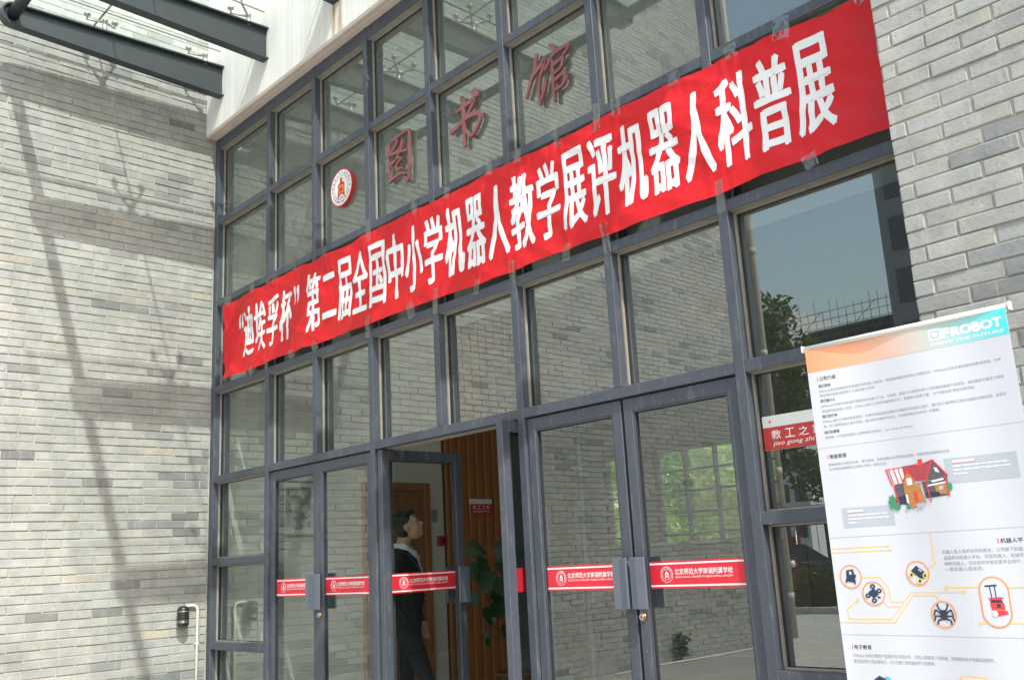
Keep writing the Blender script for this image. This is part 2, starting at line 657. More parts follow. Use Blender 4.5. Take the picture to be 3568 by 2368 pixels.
# ------------------------------------------------------------------ brick walls
def brick_geo(L, h, d=0.035, c=0.0028, j=0.0018):
    """chamfered brick, open at the back; local (u, n, z), centred, front at n = 0"""
    a, b = L / 2, h / 2
    vs = []
    for (k, n) in ((c, 0.0), (0.0, -c * 0.8), (0.0, -d)):
        for su, sz in ((-1, -1), (1, -1), (1, 1), (-1, 1)):
            vs.append((su * (a - k) + random.uniform(-j, j), n + (random.uniform(-j, j) * 0.5 if n > -d else 0), sz * (b - k) + random.uniform(-j, j)))
    fs = [(0, 1, 2, 3)]
    for r in (0, 4):
        for k in range(4):
            fs.append((r + k, r + 4 + k, r + 4 + (k + 1) % 4, r + (k + 1) % 4))
    return vs, fs


def brick_tone(u, z, seed, dark=0.035):
    n1 = noise.noise(Vector((u * 0.55 + seed, z * 1.9, seed)))
    n2 = noise.noise(Vector((u * 1.9 + seed * 3, z * 7.0, seed)))
    g = 0.358 + 0.042 * n1 + 0.032 * n2 + random.uniform(-0.018, 0.018)
    warm = random.uniform(-1, 1) * 0.014 - 0.004
    if n1 + n2 * 0.8 < -0.5 and random.random() < 0.6:
        g *= random.uniform(0.62, 0.82)
        warm = -0.03
    elif random.random() < dark:
        g *= random.uniform(0.55, 0.82)
        warm = -0.02
    r = g * (0.985 + warm)
    b = g * (0.955 - warm * 2.2)
    if random.random() < 0.006:
        r *= 1.08
        b *= 0.9
    return (r, g, b)


def brick_wall(root, frame, u0, u1, z0, z1, course, length, joint, seed, start, limit, stagger):
    """frame(u, n, z) -> world; bricks that fill the picture become objects"""
    LH = course - joint
    bricks = []
    row = 0
    z = z0
    while z + course <= z1 + 1e-6:
        off = (length / 2 if row % 2 else 0.0) + start + random.uniform(-0.012, 0.012) * stagger
        u = u0 - off
        zc = z + course / 2
        while u < u1 - 0.012:
            a, b = max(u, u0), min(u + length, u1)
            if b - a > 0.03:
                L = b - a - joint
                bricks.append(((a + b) / 2, zc + random.uniform(-0.0012, 0.0012), L))
            u += length
        z += course
        row += 1
    vis = []
    for i, (u, zc, L) in enumerate(bricks):
        q = [project(frame(u + su * L / 2, 0, zc + sz * LH / 2)) for su, sz in ((-1, -1), (1, -1), (1, 1), (-1, 1))]
        front = (Vector(frame(u, 0, zc)) - CAM_POS).dot(CAM_F) > 0.2
        cx, cy = sum(p[0] for p in q) / 4, sum(p[1] for p in q) / 4
        area = 0.5 * abs(sum(q[k][0] * q[(k + 1) % 4][1] - q[(k + 1) % 4][0] * q[k][1] for k in range(4)))
        if front and -20 < cx < 3590 and -15 < cy < 2385:
            vis.append((area, i))
    vis.sort(reverse=True)
    single = {i for _, i in vis[:limit]}
    ex = Vector(frame(1, 0, 0)) - Vector(frame(0, 0, 0))
    en = Vector(frame(0, 1, 0)) - Vector(frame(0, 0, 0))
    cache = {}
    mb = MB()
    tones = []
    for i, (u, zc, L) in enumerate(bricks):
        n = random.uniform(-0.0045, 0.0022)
        col = brick_tone(u, zc, seed)
        if i in single:
            key = (round(L, 2), random.randrange(5))
            if key not in cache:
                vs, fs = brick_geo(key[0], LH)
                me = bpy.data.meshes.new('brick')
                me.from_pydata([ex * v[0] + en * v[1] + Vector((0, 0, v[2])) for v in vs], [], fs)
                me.materials.append(M('brick_single'))
                cache[key] = me
            o = new_obj('brick', cache[key], root)
            o.location = frame(u, n, zc)
            o.color = (*col, 1)
        else:
            vs, fs = brick_geo(L, LH)
            mb.add([frame(u + v[0], n + v[1], zc + v[2]) for v in vs], fs)
            tones += [col] * len(vs)
    me = mb.mesh('brick_courses', 'brick_many')
    at = me.color_attributes.new('tone', 'FLOAT_COLOR', 'POINT')
    flat = []
    for cc in tones:
        flat += [cc[0], cc[1], cc[2], 1.0]
    at.data.foreach_set('color', flat)
    o = new_obj('brick_courses', me, root)
    o['kind'] = 'stuff'


WALL_END = -9.1
WX = 0.05
lw = thing('brick_wall', 'tall sunlit grey brick side wall left of the glass entrance', 'wall', (0, -4.5, 0))
lw.location = (0, 0, 0)
brick_wall(lw, lambda u, n, z: (WX + n, u, z), WALL_END, -0.004, 0.0, 15.98, 0.068, 0.248, 0.0090, 3.7, 0.03, 300, 1)
MB().box(-0.4, WX - 0.0085, WALL_END - 0.02, 0.16, -0.05, 16.0).obj('mortar_backing', 'mortar', lw)

RW_Y = -0.312
RW_X = 6.525
rw = thing('brick_wall', 'grey brick pier right of the entrance, behind the roll-up banner', 'wall')
brick_wall(rw, lambda u, n, z: (u, RW_Y - n, z), RW_X, 10.7, 0.0, 7.1, 0.0635, 0.250, 0.0070, 9.1, 0.055, 300, 1)
MB().box(RW_X + 0.009, 10.7, RW_Y + 0.0075, 0.3, -0.05, 7.12).obj('mortar_backing', 'mortar', rw)
# return face of the pier, towards the entrance
mbq = MB()
tn = []
z = 0.0
row = 0
while z < 7.05:
    for (a, b) in (((0.0, 0.11), (0.118, 0.36)) if row % 2 else ((0.0, 0.235), (0.243, 0.36))):
        vs, fs = brick_geo(b - a - 0.006, 0.0555)
        col = brick_tone(a + 40, z, 5.5)
        mbq.add([(RW_X - 0.001 - v[1], RW_Y + 0.008 + (a + b) / 2 + v[0], z + 0.03175 + v[2]) for v in vs], fs)
        tn += [col] * len(vs)
    z += 0.0635
    row += 1
me = mbq.mesh('return_face_bricks', 'brick_many')
at = me.color_attributes.new('tone', 'FLOAT_COLOR', 'POINT')
at.data.foreach_set('color', [c for cc in tn for c in (*cc, 1.0)])
o = new_obj('return_face_bricks', me, rw)
o['kind'] = 'stuff'

# ------------------------------------------------------------------ lintel
lin = thing('concrete_lintel', 'weathered white plastered lintel above the glass, streaked with rust', 'lintel')
mb = MB()
prof = [(-0.10, 5.43), (-0.10, 7.4), (0.35, 7.4), (0.35, 5.412), (0.0, 5.405), (-0.045, 5.405), (-0.05, 5.414), (-0.058, 5.414), (-0.063, 5.404), (-0.092, 5.404)]
mb.prism(prof, lambda u, v, d: (WX + 0.001 + d, u, v), 10.4)
lo = mb.obj('plaster_face', ['lintel_plaster', 'soffit_plaster'], lin)
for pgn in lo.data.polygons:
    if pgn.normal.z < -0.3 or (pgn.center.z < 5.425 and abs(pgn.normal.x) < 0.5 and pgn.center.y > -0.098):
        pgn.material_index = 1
MB().box(0.06, 10.4, -0.0585, -0.0495, 5.4143, 5.418).obj('drip_groove', 'gasket', lin)

# ------------------------------------------------------------------ canopy
can = thing('glass_canopy', 'glass canopy on dark steel beams over the entrance', 'canopy')
BX = [0.355] + [1.19 + 1.12 * i for i in range(6)]
GZ = 6.165


def beam_mesh():
    path = []
    yi, yo = -0.09, -1.905
    for k in range(9):
        f = k / 8
        path.append((yi + (yo - yi) * f, 6.005 + (5.951 - 6.005) * f))
    for k in range(1, 12):
        a = PI / 2 + PI * k / 12
        path.append((yo + 0.096 * math.cos(a), 5.855 + 0.096 * math.sin(a)))
    for k in range(9):
        f = k / 8
        path.append((yo + (yi - yo) * f, 5.759 + (5.700 - 5.759) * f))
    cen = Vector((0, 0))
    mb = MB()
    inner = []
    for i, (y, z) in enumerate(path):
        a = Vector(path[max(i - 1, 0)])
        b = Vector(path[min(i + 1, len(path) - 1)])
        d = (b - a).normalized()
        nrm = Vector((-d.y, d.x))
        mid = Vector((y, z)) + nrm * 0.013
        if (mid - Vector((-1.0, 5.855))).length > (Vector((y, z)) - Vector((-1.0, 5.855))).length:
            nrm = -nrm
        inner.append((y + nrm.x * 0.013, z + nrm.y * 0.013))
    n = len(path)
    vs = []
    for x in (-0.046, 0.046):
        vs += [(x, y, z) for y, z in path] + [(x, y, z) for y, z in inner]
    fs = []
    for i in range(n - 1):
        o0, i0, o1, i1 = i, n + i, 2 * n + i, 3 * n + i
        fs += [(o0, o0 + 1, o1 + 1, o1), (i0, i1, i1 + 1, i0 + 1), (o0, i0, i0 + 1, o0 + 1), (o1, o1 + 1, i1 + 1, i1)]
    fs += [(0, 2 * n, 3 * n, n), (n - 1, 2 * n - 1, 4 * n - 1, 3 * n - 1)]
    mb.add(vs, fs)
    w = [(y, z) for y, z in inner]
    mb.prism(w, lambda u, v, d: (-0.005 + d, u, v), 0.01)
    return mb


bme = None
for i, x in enumerate(BX):
    if bme is None:
        o = beam_mesh().obj('beam', 'beam_paint', can)
        bme = o.data
    else:
        o = new_obj('beam', bme, can)
    o.location = (x, 0, 0)
MB().tube([(BX[0] + 0.006, -1.905, 5.86), (BX[-1] + 0.3, -1.905, 5.86)], 0.047, 16).obj('cross_tube', 'beam_paint', can)
xe = [WX + 0.01] + BX + [7.1]
ye = [-0.118, -1.185, -2.36]
for i in range(len(xe) - 1):
    for k in range(2):
        mb = MB().box(xe[i] + 0.007, xe[i + 1] - 0.007, ye[k + 1] + (0.007 if k == 0 else 0), ye[k] - 0.007, GZ, GZ + 0.014)
        o = mb.obj('glass_panel', ['canopy_glass', 'glass_edge'], can)
        for pgn in o.data.polygons:
            if pgn.normal.z > -0.5:
                pgn.material_index = 1
for x in BX:
    MB().box(x - 0.0065, x + 0.0065, -2.36, -0.12, GZ + 0.001, GZ + 0.012).obj('joint_sealant', 'sealant', can)
MB().box(0.02, 7.1, -1.1915, -1.1785, GZ + 0.0005, GZ + 0.0115).obj('joint_sealant', 'sealant', can)


def spider_parts():
    post = MB().tube([(0, 0, 5.985), (0, 0, 6.075)], 0.021, 14).tube([(0, 0, 6.075), (0, 0, 6.09)], 0.024, 14).mesh('post', 'steel')
    arms, discs = [], []
    for sx, sy in ((-1, -1), (-1, 1), (1, -1), (1, 1)):
        ex, ey = sx * 0.098, sy * 0.118
        arms.append(MB().tube([(0, 0, 6.07), (ex * 0.5, ey * 0.5, 6.083), (ex, ey, 6.103)], [0.013, 0.010, 0.008], 8).mesh('arm', 'steel'))
        discs.append(MB().lathe([(0.0, 6.098), (0.008, 6.098), (0.008, 6.132), (0.027, 6.142), (0.029, 6.150), (0.027, GZ - 0.003), (0.0, GZ - 0.003)], (ex, ey, 0), 16).mesh('disc', 'steel'))
    return post, arms, discs


sp = spider_parts()
for x in BX:
    for y in (-0.27, -1.185, -2.05):
        if y < -1.9:
            continue
        s = rep('spider_fitting', can, (x, y, 0))
        new_obj('post', sp[0], s)
        for k in range(4):
            if (y > -0.5 and k in (1, 3)) or (x < 0.5 and k > 1):
                continue
            new_obj('arm', sp[1][k], s)
            new_obj('disc', sp[2][k], s)

# ------------------------------------------------------------------ curtain wall
MC = [0.07, 1.055, 1.79, 2.535, 3.283, 4.033, 4.783, 5.533]
MH = 0.028
TZ = {0: 5.300, 1: 4.543, 2: 3.750, 3: 2.949, 4: 2.150, 5: 1.447, 6: 0.765}
TH = 0.058
fac = thing('glass_curtain_wall', 'grey-blue framed glass curtain wall of the library entrance', 'glass wall')


def edges(i):
    return (MC[i] - (0.018 if i == 0 else MH), MC[i] + (0.050 if i == 0 else MH))


for i in range(8):
    a, b = edges(i)
    zb = 0.0 if i in (0, 1, 3, 5, 7) else TZ[4] + TH
    o = box('mullion', a, b, 0.0, 0.15, zb, 5.404, 'frame_paint', fac, 0.003)
RB = 7.0
bays = []
for i in range(8):
    a = edges(i)[1]
    b = edges(i + 1)[0] if i < 7 else RB
    bays.append((a, b))


def bead(parent, a, b, z0, z1, y0, y1, w, mat='bead_dust'):
    mb = MB()
    mb.box(a, b, y0, y1, z0, z0 + w)
    mb.box(a, b, y0, y1, z1 - w, z1)
    mb.box(a, a + w, y0, y1, z0 + w, z1 - w)
    mb.box(b - w, b, y0, y1, z0 + w, z1 - w)
    return mb.obj('glazing_bead', mat, parent)


def pane(parent, a, b, z0, z1, y, mat, name='pane', tilt=0.0022):
    """pane standing in the x-z plane; only its outer face mirrors"""
    rx, rz = random.uniform(-tilt, tilt), random.uniform(-tilt, tilt)
    cx, cz = (a + b) / 2, (z0 + z1) / 2

    def w(x, yy, z):
        return (x, yy + (x - cx) * rz + (z - cz) * rx, z)
    vs = [w(x, yy, z) for x in (a, b) for yy in (y, y + 0.008) for z in (z0, z1)]
    fs = [(0, 1, 3, 2), (4, 6, 7, 5), (0, 4, 5, 1), (2, 3, 7, 6), (0, 2, 6, 4), (1, 5, 7, 3)]
    mb = MB().add(vs, fs)
    mb.mi = [1, 1, 0, 1, 1, 1]
    return mb.obj(name, [mat, 'glass_edge'], parent)


GY = 0.078
for i, (a, b) in enumerate(bays):
    rows = [(TZ[1] + TH, TZ[0]), (TZ[2] + TH, TZ[1]), (TZ[3] + TH, TZ[2]), (TZ[4] + TH, TZ[3])]
    bars = [0, 1, 2, 3, 4]
    if i in (0, 7):
        rows += [(TZ[5] + TH, TZ[4]), (TZ[6] + TH, TZ[5]), (0.09, TZ[6])]
        bars += [5, 6]
        box('transom', a, b, 0.004, 0.146, 0.0, 0.09, 'frame_paint', fac)
    for k in bars:
        if k == 4 and 0 < i < 7:
            continue
        top = 5.403 if k == 0 else TZ[k] + TH
        y0 = 0.004
        o = box('transom', a - 0.0, b, y0, 0.146, TZ[k], top, 'frame_paint', fac, 0.002)
        if k < 5:
            MB().box(a + 0.002, b - 0.002, 0.012, 0.140, TZ[k] - 0.0025, TZ[k] - 0.0005).obj('dust_film', 'bead_dust', o)
    for z0, z1 in rows:
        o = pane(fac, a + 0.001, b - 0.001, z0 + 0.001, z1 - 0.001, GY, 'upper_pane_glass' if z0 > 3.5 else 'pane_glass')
        bead(o, a + 0.0005, b - 0.0005, z0 + 0.0005, z1 - 0.0005, 0.052, GY - 0.002, 0.010)
        bead(o, a + 0.0105, b - 0.0105, z0 + 0.0105, z1 - 0.0105, 0.066, GY - 0.0021, 0.0035, 'gasket')

for i in (1, 3, 5):
    a, b = edges(i)[1], edges(i + 2)[0]
    o = box('transom', a, b, 0.0015, 0.1465, TZ[4], TZ[4] + TH, 'frame_paint', fac, 0.002)
    MB().box(a + 0.002, b - 0.002, 0.055, 0.140, TZ[4] - 0.0025, TZ[4] - 0.0005).obj('dust_film', 'bead_dust', o)

# ------------------------------------------------------------------ crest and door leaves
def ring(mb, cx, cz, r0, r1, fn, mi=0, n=36, sx=1.0):
    vs = []
    for k in range(n):
        a = 2 * PI * k / n
        vs.append(fn(cx + sx * r0 * math.cos(a), cz + r0 * math.sin(a)))
        vs.append(fn(cx + sx * r1 * math.cos(a), cz + r1 * math.sin(a)))
    return mb.add(vs, [(2 * k, 2 * k + 1, (2 * k + 3) % (2 * n), (2 * k + 2) % (2 * n)) for k in range(n)], mi)


def polyf(mb, pts, fn, mi=0):
    return mb.add([fn(x, z) for x, z in pts], [tuple(range(len(pts)))], mi)


def arc_text(mb, body, cx, cz, r, a0, a1, h, fn, mi=0, bold=0.01, flip=False):
    n = len(body)
    for k, ch in enumerate(body):
        if ch == ' ':
            continue
        a = math.radians(a0 + (a1 - a0) * (k + 0.5) / n)
        rot = a + PI / 2 if flip else a - PI / 2
        w = h * 0.8 if ord(ch) > 255 else h * 0.55

        def g(x, z, a=a, rot=rot):
            return fn(cx + r * math.cos(a) + x * math.cos(rot) - z * math.sin(rot), cz + r * math.sin(a) + x * math.sin(rot) + z * math.cos(rot))
        text_mb(ch, -w / 2, w / 2, -h / 2, h / 2, g, mb, mi, bold)
    return mb


TOWER = [(-0.42, -0.98), (-0.40, 0.30), (-0.14, 0.42), (-0.14, 0.62), (-0.26, 0.66), (-0.08, 0.80), (0.08, 0.80), (0.08, 0.64), (0.40, 0.66),
         (0.42, -0.72), (0.22, -0.52), (0.0, -0.46), (-0.22, -0.62)]
TOWER_A = [(-0.42, -0.95), (-0.42, 0.25), (-0.20, 0.40), (-0.20, 0.62), (0.0, 0.80), (0.20, 0.62), (0.20, 0.40), (0.42, 0.25), (0.42, -0.95),
           (0.25, -0.62), (0.0, -0.52), (-0.25, -0.62)]


def door(hx, side, ang, label, n_leaf, hy=0.02):
    """hx: hinge position; side +1 the leaf runs to +x, -1 to -x; ang: opening angle inwards"""
    Wd, Z0, Z1, ST = 0.713, 0.012, 2.143, 0.063
    root = rep('glass_door', fac, (hx, hy, 0))
    root['label'] = label
    root.rotation_euler = (0, 0, side * ang)

    def X(u):
        return u if side > 0 else -u

    def bx(name, u0, u1, y0, y1, z0, z1, mat, par, ch=0.002):
        a, b = sorted((X(u0), X(u1)))
        return box(name, a, b, y0, y1, z0, z1, mat, par, ch)
    for u in (0.003, Wd - ST):
        st = bx('stile', u, u + ST - 0.003, 0.0, 0.05, Z0, Z1, 'frame_paint', root, 0.003)
    for z0, z1 in ((Z0, Z0 + 0.11), (Z1 - 0.068, Z1)):
        bx('rail', ST, Wd - ST, 0.001, 0.049, z0, z1, 'frame_paint', root, 0.002)
    ga, gb, gz0, gz1 = ST, Wd - ST, Z0 + 0.11, Z1 - 0.068
    a, b = sorted((X(ga), X(gb)))
    pn = pane(root, a, b, gz0, gz1, 0.022, 'door_glass', tilt=0.001)
    bead(root, a + 0.0005, b - 0.0005, gz0 + 0.0005, gz1 - 0.0005, 0.006, 0.020, 0.009, 'frame_paint')
    bead(root, a + 0.0095, b - 0.0095, gz0 + 0.0095, gz1 - 0.0095, 0.012, 0.0205, 0.004, 'gasket')
    # printed safety band stuck on the glass
    zb0, zb1 = 1.178, 1.309
    y = 0.0212
    band = MB().box(a + 0.014, b - 0.014, y - 0.0004, y, zb0, zb1).obj('safety_band', 'print_red', root)
    mb = MB()
    for zz in (zb0 + 0.009, zb1 - 0.017):
        mb.box(a + 0.0145, b - 0.0145, y - 0.0009, y - 0.0005, zz, zz + 0.008)
    mb.obj('white_stripe', 'print_white', root)
    fn = lambda x, z: (x, y - 0.0010, z)
    cx, cz, R = a + 0.117, 1.2445, 0.038
    mb = MB()
    ring(mb, cx, cz, R * 0.94, R, fn)
    ring(mb, cx, cz, R * 0.66, R * 0.70, fn)
    arc_text(mb, '北京师范大学南湖附属学校', cx, cz, R * 0.815, 205, -25, R * 0.2, fn, 0)
    polyf(mb, [(cx + px * R * 0.66, cz + pz * R * 0.58) for px, pz in TOWER_A], fn)
    polyf(mb, [(cx - R * 0.11, cz - R * 0.18), (cx + R * 0.11, cz - R * 0.18), (cx + R * 0.11, cz + R * 0.06), (cx - R * 0.11, cz + R * 0.06)],
          lambda x, z: (x, y - 0.0013, z), 1)
    mb.obj('crest', ['print_white', 'print_red'], root)
    x0, x1 = a + 0.166, a + 0.166 + 0.338
    mb = text_mb('北京师范大学南湖附属学校', x0, x1, 1.2415, 1.2715, fn, bold=0.012)
    text_mb('NANHU SCHOOL, AFFILIATED TO BEIJING NORMAL UNIVERSITY', x0 + 0.002, x1, 1.224, 1.2355, fn, mb, bold=0.006)
    mb.obj('band_lettering', 'print_white', root)
    # plate handles, outside and inside
    for sgn in (-1, 1):
        hm = MB()
        u0, u1 = Wd - 0.098, Wd - 0.004
        ya, yb = (-0.052, -0.040) if sgn < 0 else (0.090, 0.102)
        xa, xb = sorted((X(u0), X(u1)))
        hm.box(xa, xb, ya, yb, 1.085, 1.335, 0, 0.002)
        for r in range(7):
            ru = Wd - 0.012 - 0.0052 * r
            xr = X(ru)
            hm.box(xr - 0.0014, xr + 0.0014, ya - 0.0022 if sgn < 0 else yb, ya if sgn < 0 else yb + 0.0022, 1.086, 1.334)
        fa, fb = sorted((X(Wd - 0.020), X(Wd - 0.006)))
        hm.box(fa, fb, yb if sgn < 0 else 0.0495, 0.0005 if sgn < 0 else ya, 1.10, 1.32)
        hm.obj('handle', 'handle_metal', root)
    if n_leaf in (2, 6):
        lk = MB()
        cxl = X(Wd - 0.03)
        lk.tube([(cxl, 0.001, 1.045), (cxl, -0.010, 1.045)], 0.020, 20, 0)
        lk.tube([(cxl, -0.010, 1.045), (cxl, -0.018, 1.045)], 0.015, 20, 1)
        lk.tube([(cxl, -0.018, 1.045), (cxl, -0.0185, 1.045)], 0.005, 10, 2)
        lk.obj('lock', ['brass', 'steel', 'gasket'], root)
    return root


R_ = math.radians
door(1.086, 1, 0, 'closed glass door nearest the left brick wall, ink picture visible behind it', 1)
door(2.504, -1, 0, 'closed glass door with a round lock, second from the left brick wall', 2)
door(2.625, 1, R_(90), 'glass door swung fully open inwards, the man stands behind its glass', 3, 0.012)
door(3.945, -1, R_(90), 'glass door swung open and seen nearly edge-on beside the big-leaved plant', 4, -0.118)
door(4.064, 1, 0, 'closed glass door just right of the open doorway', 5)
door(5.502, -1, 0, 'closed glass door with brass lock, next to the bay with the red sign', 6)

# ------------------------------------------------------------------ red banner
BX0, BX1 = 0.352, 6.478
TAPES_T = [0.42, 0.87, 1.22, 1.54, 1.99, 2.57, 3.14, 3.48, 3.92, 4.16, 4.49, 4.81, 4.96, 5.35, 5.70, 5.98, 6.38]
TAPES_B = [0.37, 0.83, 1.11, 1.50, 1.84, 2.57, 3.06, 3.33, 3.74, 4.06, 4.51, 4.81, 5.55, 6.04]


def near(x, arr):
    return min(abs(x - q) for q in arr)


def b_top(x):
    s = 3.722 - 0.018 * min(1, near(x, TAPES_T) / 0.25) + 0.006 * math.sin(x * 5.1)
    if x < 0.7:
        s -= 0.03 * (0.7 - x) / 0.35
    if x > 5.9:
        s -= 0.045 * (x - 5.9) / 0.55
    return s


def b_bot(x):
    return 3.033 + 0.010 * min(1, near(x, TAPES_B) / 0.25) + 0.005 * math.sin(x * 4.3 + 1)


def b_y(x, z):
    """cloth depth: taut over the mullions, slack between, creased near the tapes"""
    t = (z - b_bot(x)) / (b_top(x) - b_bot(x))
    dm = min(abs(x - q) for q in MC)
    y = -0.016 + 0.012 * min(1, dm / 0.35) * math.sin(PI * min(1, max(0, t)))
    y += 0.015 * noise.noise(Vector((x * 2.2, z * 1.7, 1.0)))
    y += 0.0085 * noise.noise(Vector((x * 6 + z * 5, z * 3, 4.0)))
    # sharp creases left by folding, and crumples
    r1 = 1 - abs(noise.noise(Vector((x * 3.1 - z * 2.2, z * 1.5 + x * 0.7, 11.0)))) * 3.2
    r2 = 1 - abs(noise.noise(Vector((x * 2.0 + z * 4.1, z * 1.1, 21.0)))) * 3.6
    y -= 0.007 * max(0, r1) ** 2 + 0.006 * max(0, r2) ** 2
    y += 0.0026 * noise.noise(Vector((x * 19, z * 14, 5.0)))
    if x > 5.7:
        y -= 0.016 * max(0, math.sin((x - 5.7) * 4.2 + (z - 3.0) * 5.5)) * min(1, (x - 5.7) * 2)
    # diagonal pulls
    y += 0.0035 * math.sin((x * 1.0 + z * 1.6) * 26 + 3 * noise.noise(Vector((x * 2, z * 2, 9)))) * max(0, noise.noise(Vector((x * 0.9, z, 7))) + 0.15)
    e = max(0, 1 - near(x, TAPES_T) / 0.16) * max(0, (t - 0.7) / 0.3) + max(0, 1 - near(x, TAPES_B) / 0.16) * max(0, (0.3 - t) / 0.3)
    y += 0.0035 * e * math.sin(x * 90)
    if x < 0.6:
        y -= 0.02 * ((0.6 - x) / 0.25) ** 2 * abs(math.sin(z * 9))
    return min(y - 0.008, -0.0085)


ban = thing('red_banner', 'long red cloth banner with white Chinese characters across the glass front', 'banner')
NX, NZ = 520, 44
vs, fs = [], []
for i in range(NX + 1):
    x = BX0 + (BX1 - BX0) * i / NX
    for k in range(NZ + 1):
        z = b_bot(x) + (b_top(x) - b_bot(x)) * k / NZ
        dx = (0.008 * math.sin(z * 17) if i == 0 else 0)
        vs.append((x + dx, b_y(x, z), z))
for i in range(NX):
    for k in range(NZ):
        a = i * (NZ + 1) + k
        fs.append((a, a + NZ + 1, a + NZ + 2, a + 1))
MB().add(vs, fs, 0, True).obj('cloth', 'banner_cloth', ban, fix=False)


def cloth_text(ch, x0, x1, z0, z1, bold):
    vs, fs = glyphs(ch, 0.0)
    ax, bx = min(v[0] for v in vs), max(v[0] for v in vs)
    ay, by = min(v[1] for v in vs), max(v[1] for v in vs)
    bm = bmesh.new()
    for lay, (dx, dz) in enumerate(((0, 0), (-bold, 0), (bold, 0), (-bold * 0.5, -0.004), (bold * 0.5, 0.004))):
        bv = [bm.verts.new((x0 + (v[0] - ax) / (bx - ax) * (x1 - x0) + dx, -0.0003 * lay, z0 + (v[1] - ay) / (by - ay) * (z1 - z0) + dz)) for v in vs]
        for f in fs:
            try:
                bm.faces.new([bv[i] for i in f])
            except ValueError:
                pass
    for ax_, lo, hi in ((0, x0, x1), (2, z0, z1)):
        q = lo + 0.015
        while q < hi:
            co = Vector((q, 0, 0)) if ax_ == 0 else Vector((0, 0, q))
            no = Vector((1, 0, 0)) if ax_ == 0 else Vector((0, 0, 1))
            bmesh.ops.bisect_plane(bm, dist=1e-6, geom=bm.verts[:] + bm.edges[:] + bm.faces[:], plane_co=co, plane_no=no)
            q += 0.015 if ax_ == 0 else 0.017
    for v in bm.verts:
        v.co.y = b_y(v.co.x, v.co.z) - 0.0018 + v.co.y
    return MB().bm(bm, 0, True)


CH1 = '迪埃孚杯'
CH2 = '第二届全国中小学机器人教学展评机器人科普展'
ZC0, ZC1 = 3.152, 3.612
for k, ch in enumerate(CH1):
    c = 0.772 + 0.2125 * k
    cloth_text(ch, c - 0.088, c + 0.088, ZC0 + 0.01, ZC1 - 0.03, 0.0085).obj('character', 'print_white', ban)
for k, ch in enumerate(CH2):
    c = 1.820 + 0.2139 * k
    z0, z1 = ZC0, ZC1
    if ch == '二':
        z0, z1 = ZC0 + 0.06, ZC1 - 0.06
    cloth_text(ch, c - 0.089, c + 0.089, z0, z1, 0.0085).obj('character', 'print_white', ban)
cloth_text('“', 0.590, 0.665, 3.43, 3.56, 0.004).obj('quotation_mark', 'print_white', ban)
cloth_text('”', 1.545, 1.622, 3.42, 3.57, 0.004).obj('quotation_mark', 'print_white', ban)

# clear tape holding the banner
CHX = [(0.772 + 0.2125 * k, ch) for k, ch in enumerate(CH1)] + [(1.820 + 0.2139 * k, ch) for k, ch in enumerate(CH2)]
ORD = ['first', 'second', 'third', 'fourth', 'fifth', 'sixth', 'seventh', 'eighth', 'ninth', 'tenth', 'eleventh', 'twelfth', 'thirteenth', 'fourteenth', 'fifteenth', 'sixteenth', 'seventeenth']
for edge, arr in (('top', TAPES_T), ('bottom', TAPES_B)):
    for k, x in enumerate(arr):
        w, h = random.uniform(0.05, 0.085), random.uniform(0.07, 0.115)
        zc = b_top(x) + 0.012 if edge == 'top' else b_bot(x) - 0.012
        onm = min(abs(x - q) for q in MC) < 0.05
        an = random.uniform(-0.35, 0.35) + (0.9 if (edge == 'bottom' and not onm and random.random() < 0.5) else 0)
        if onm:
            w, h, an = 0.05, 0.17, random.uniform(-0.1, 0.1)
        vs, fs = [], []
        n, m = 4, 8
        for a in range(n + 1):
            for b in range(m + 1):
                p, q = (a / n - 0.5) * w, (b / m - 0.5) * h
                xx = x + p * math.cos(an) - q * math.sin(an)
                zz = zc + p * math.sin(an) + q * math.cos(an)
                zi = min(max(zz, b_bot(x) + 0.002), b_top(x) - 0.002)
                yy = min(b_y(min(max(xx, BX0), BX1), zi), -0.006) - 0.0035 + 0.002 * noise.noise(Vector((xx * 40, zz * 40, 2)))
                vs.append((xx, yy, zz))
        for a in range(n):
            for b in range(m):
                i = a * (m + 1) + b
                fs.append((i, i + m + 1, i + m + 2, i + 1))
        lab = 'clear tape strip on the banner\'s %s edge, %s from the left brick wall' % (edge, ORD[k])
        if k == len(arr) - 1:
            lab = 'clear tape strip on the banner\'s %s edge nearest the right brick pier' % edge
        tag(MB().add(vs, fs, 0, True).obj('tape_strip', 'tape_film', None, fix=False), lab, 'tape', 'clear tape strips along the banner')

# ------------------------------------------------------------------ library characters and crest plaque
def stroke_poly(pts, w):
    P = [Vector(p) for p in pts]
    out = [P[0]]
    for i in range(len(P) - 1):
        p0, p1, p2, p3 = P[max(i - 1, 0)], P[i], P[i + 1], P[min(i + 2, len(P) - 1)]
        for s in (0.25, 0.5, 0.75, 1.0):
            out.append(0.5 * ((2 * p1) + (p2 - p0) * s + (2 * p0 - 5 * p1 + 4 * p2 - p3) * s * s + (3 * p1 - p0 - 3 * p2 + p3) * s ** 3))
    L, Rr = [], []
    n = len(out)
    for i, q in enumerate(out):
        d = (out[min(i + 1, n - 1)] - out[max(i - 1, 0)])
        d = d.normalized() if d.length else Vector((1, 0))
        nn = Vector((-d.y, d.x))
        f = i / (n - 1)
        ww = w * (0.82 + 0.30 * math.sin(PI * (0.2 + 0.9 * f)) ** 2)
        L.append(q + nn * ww)
        Rr.append(q - nn * ww)
    quads = [(L[i], L[i + 1], Rr[i + 1], Rr[i]) for i in range(n - 1)]
    caps = [(out[0], w * 0.9), (out[-1], w * 0.85)]
    return out, L, Rr, caps


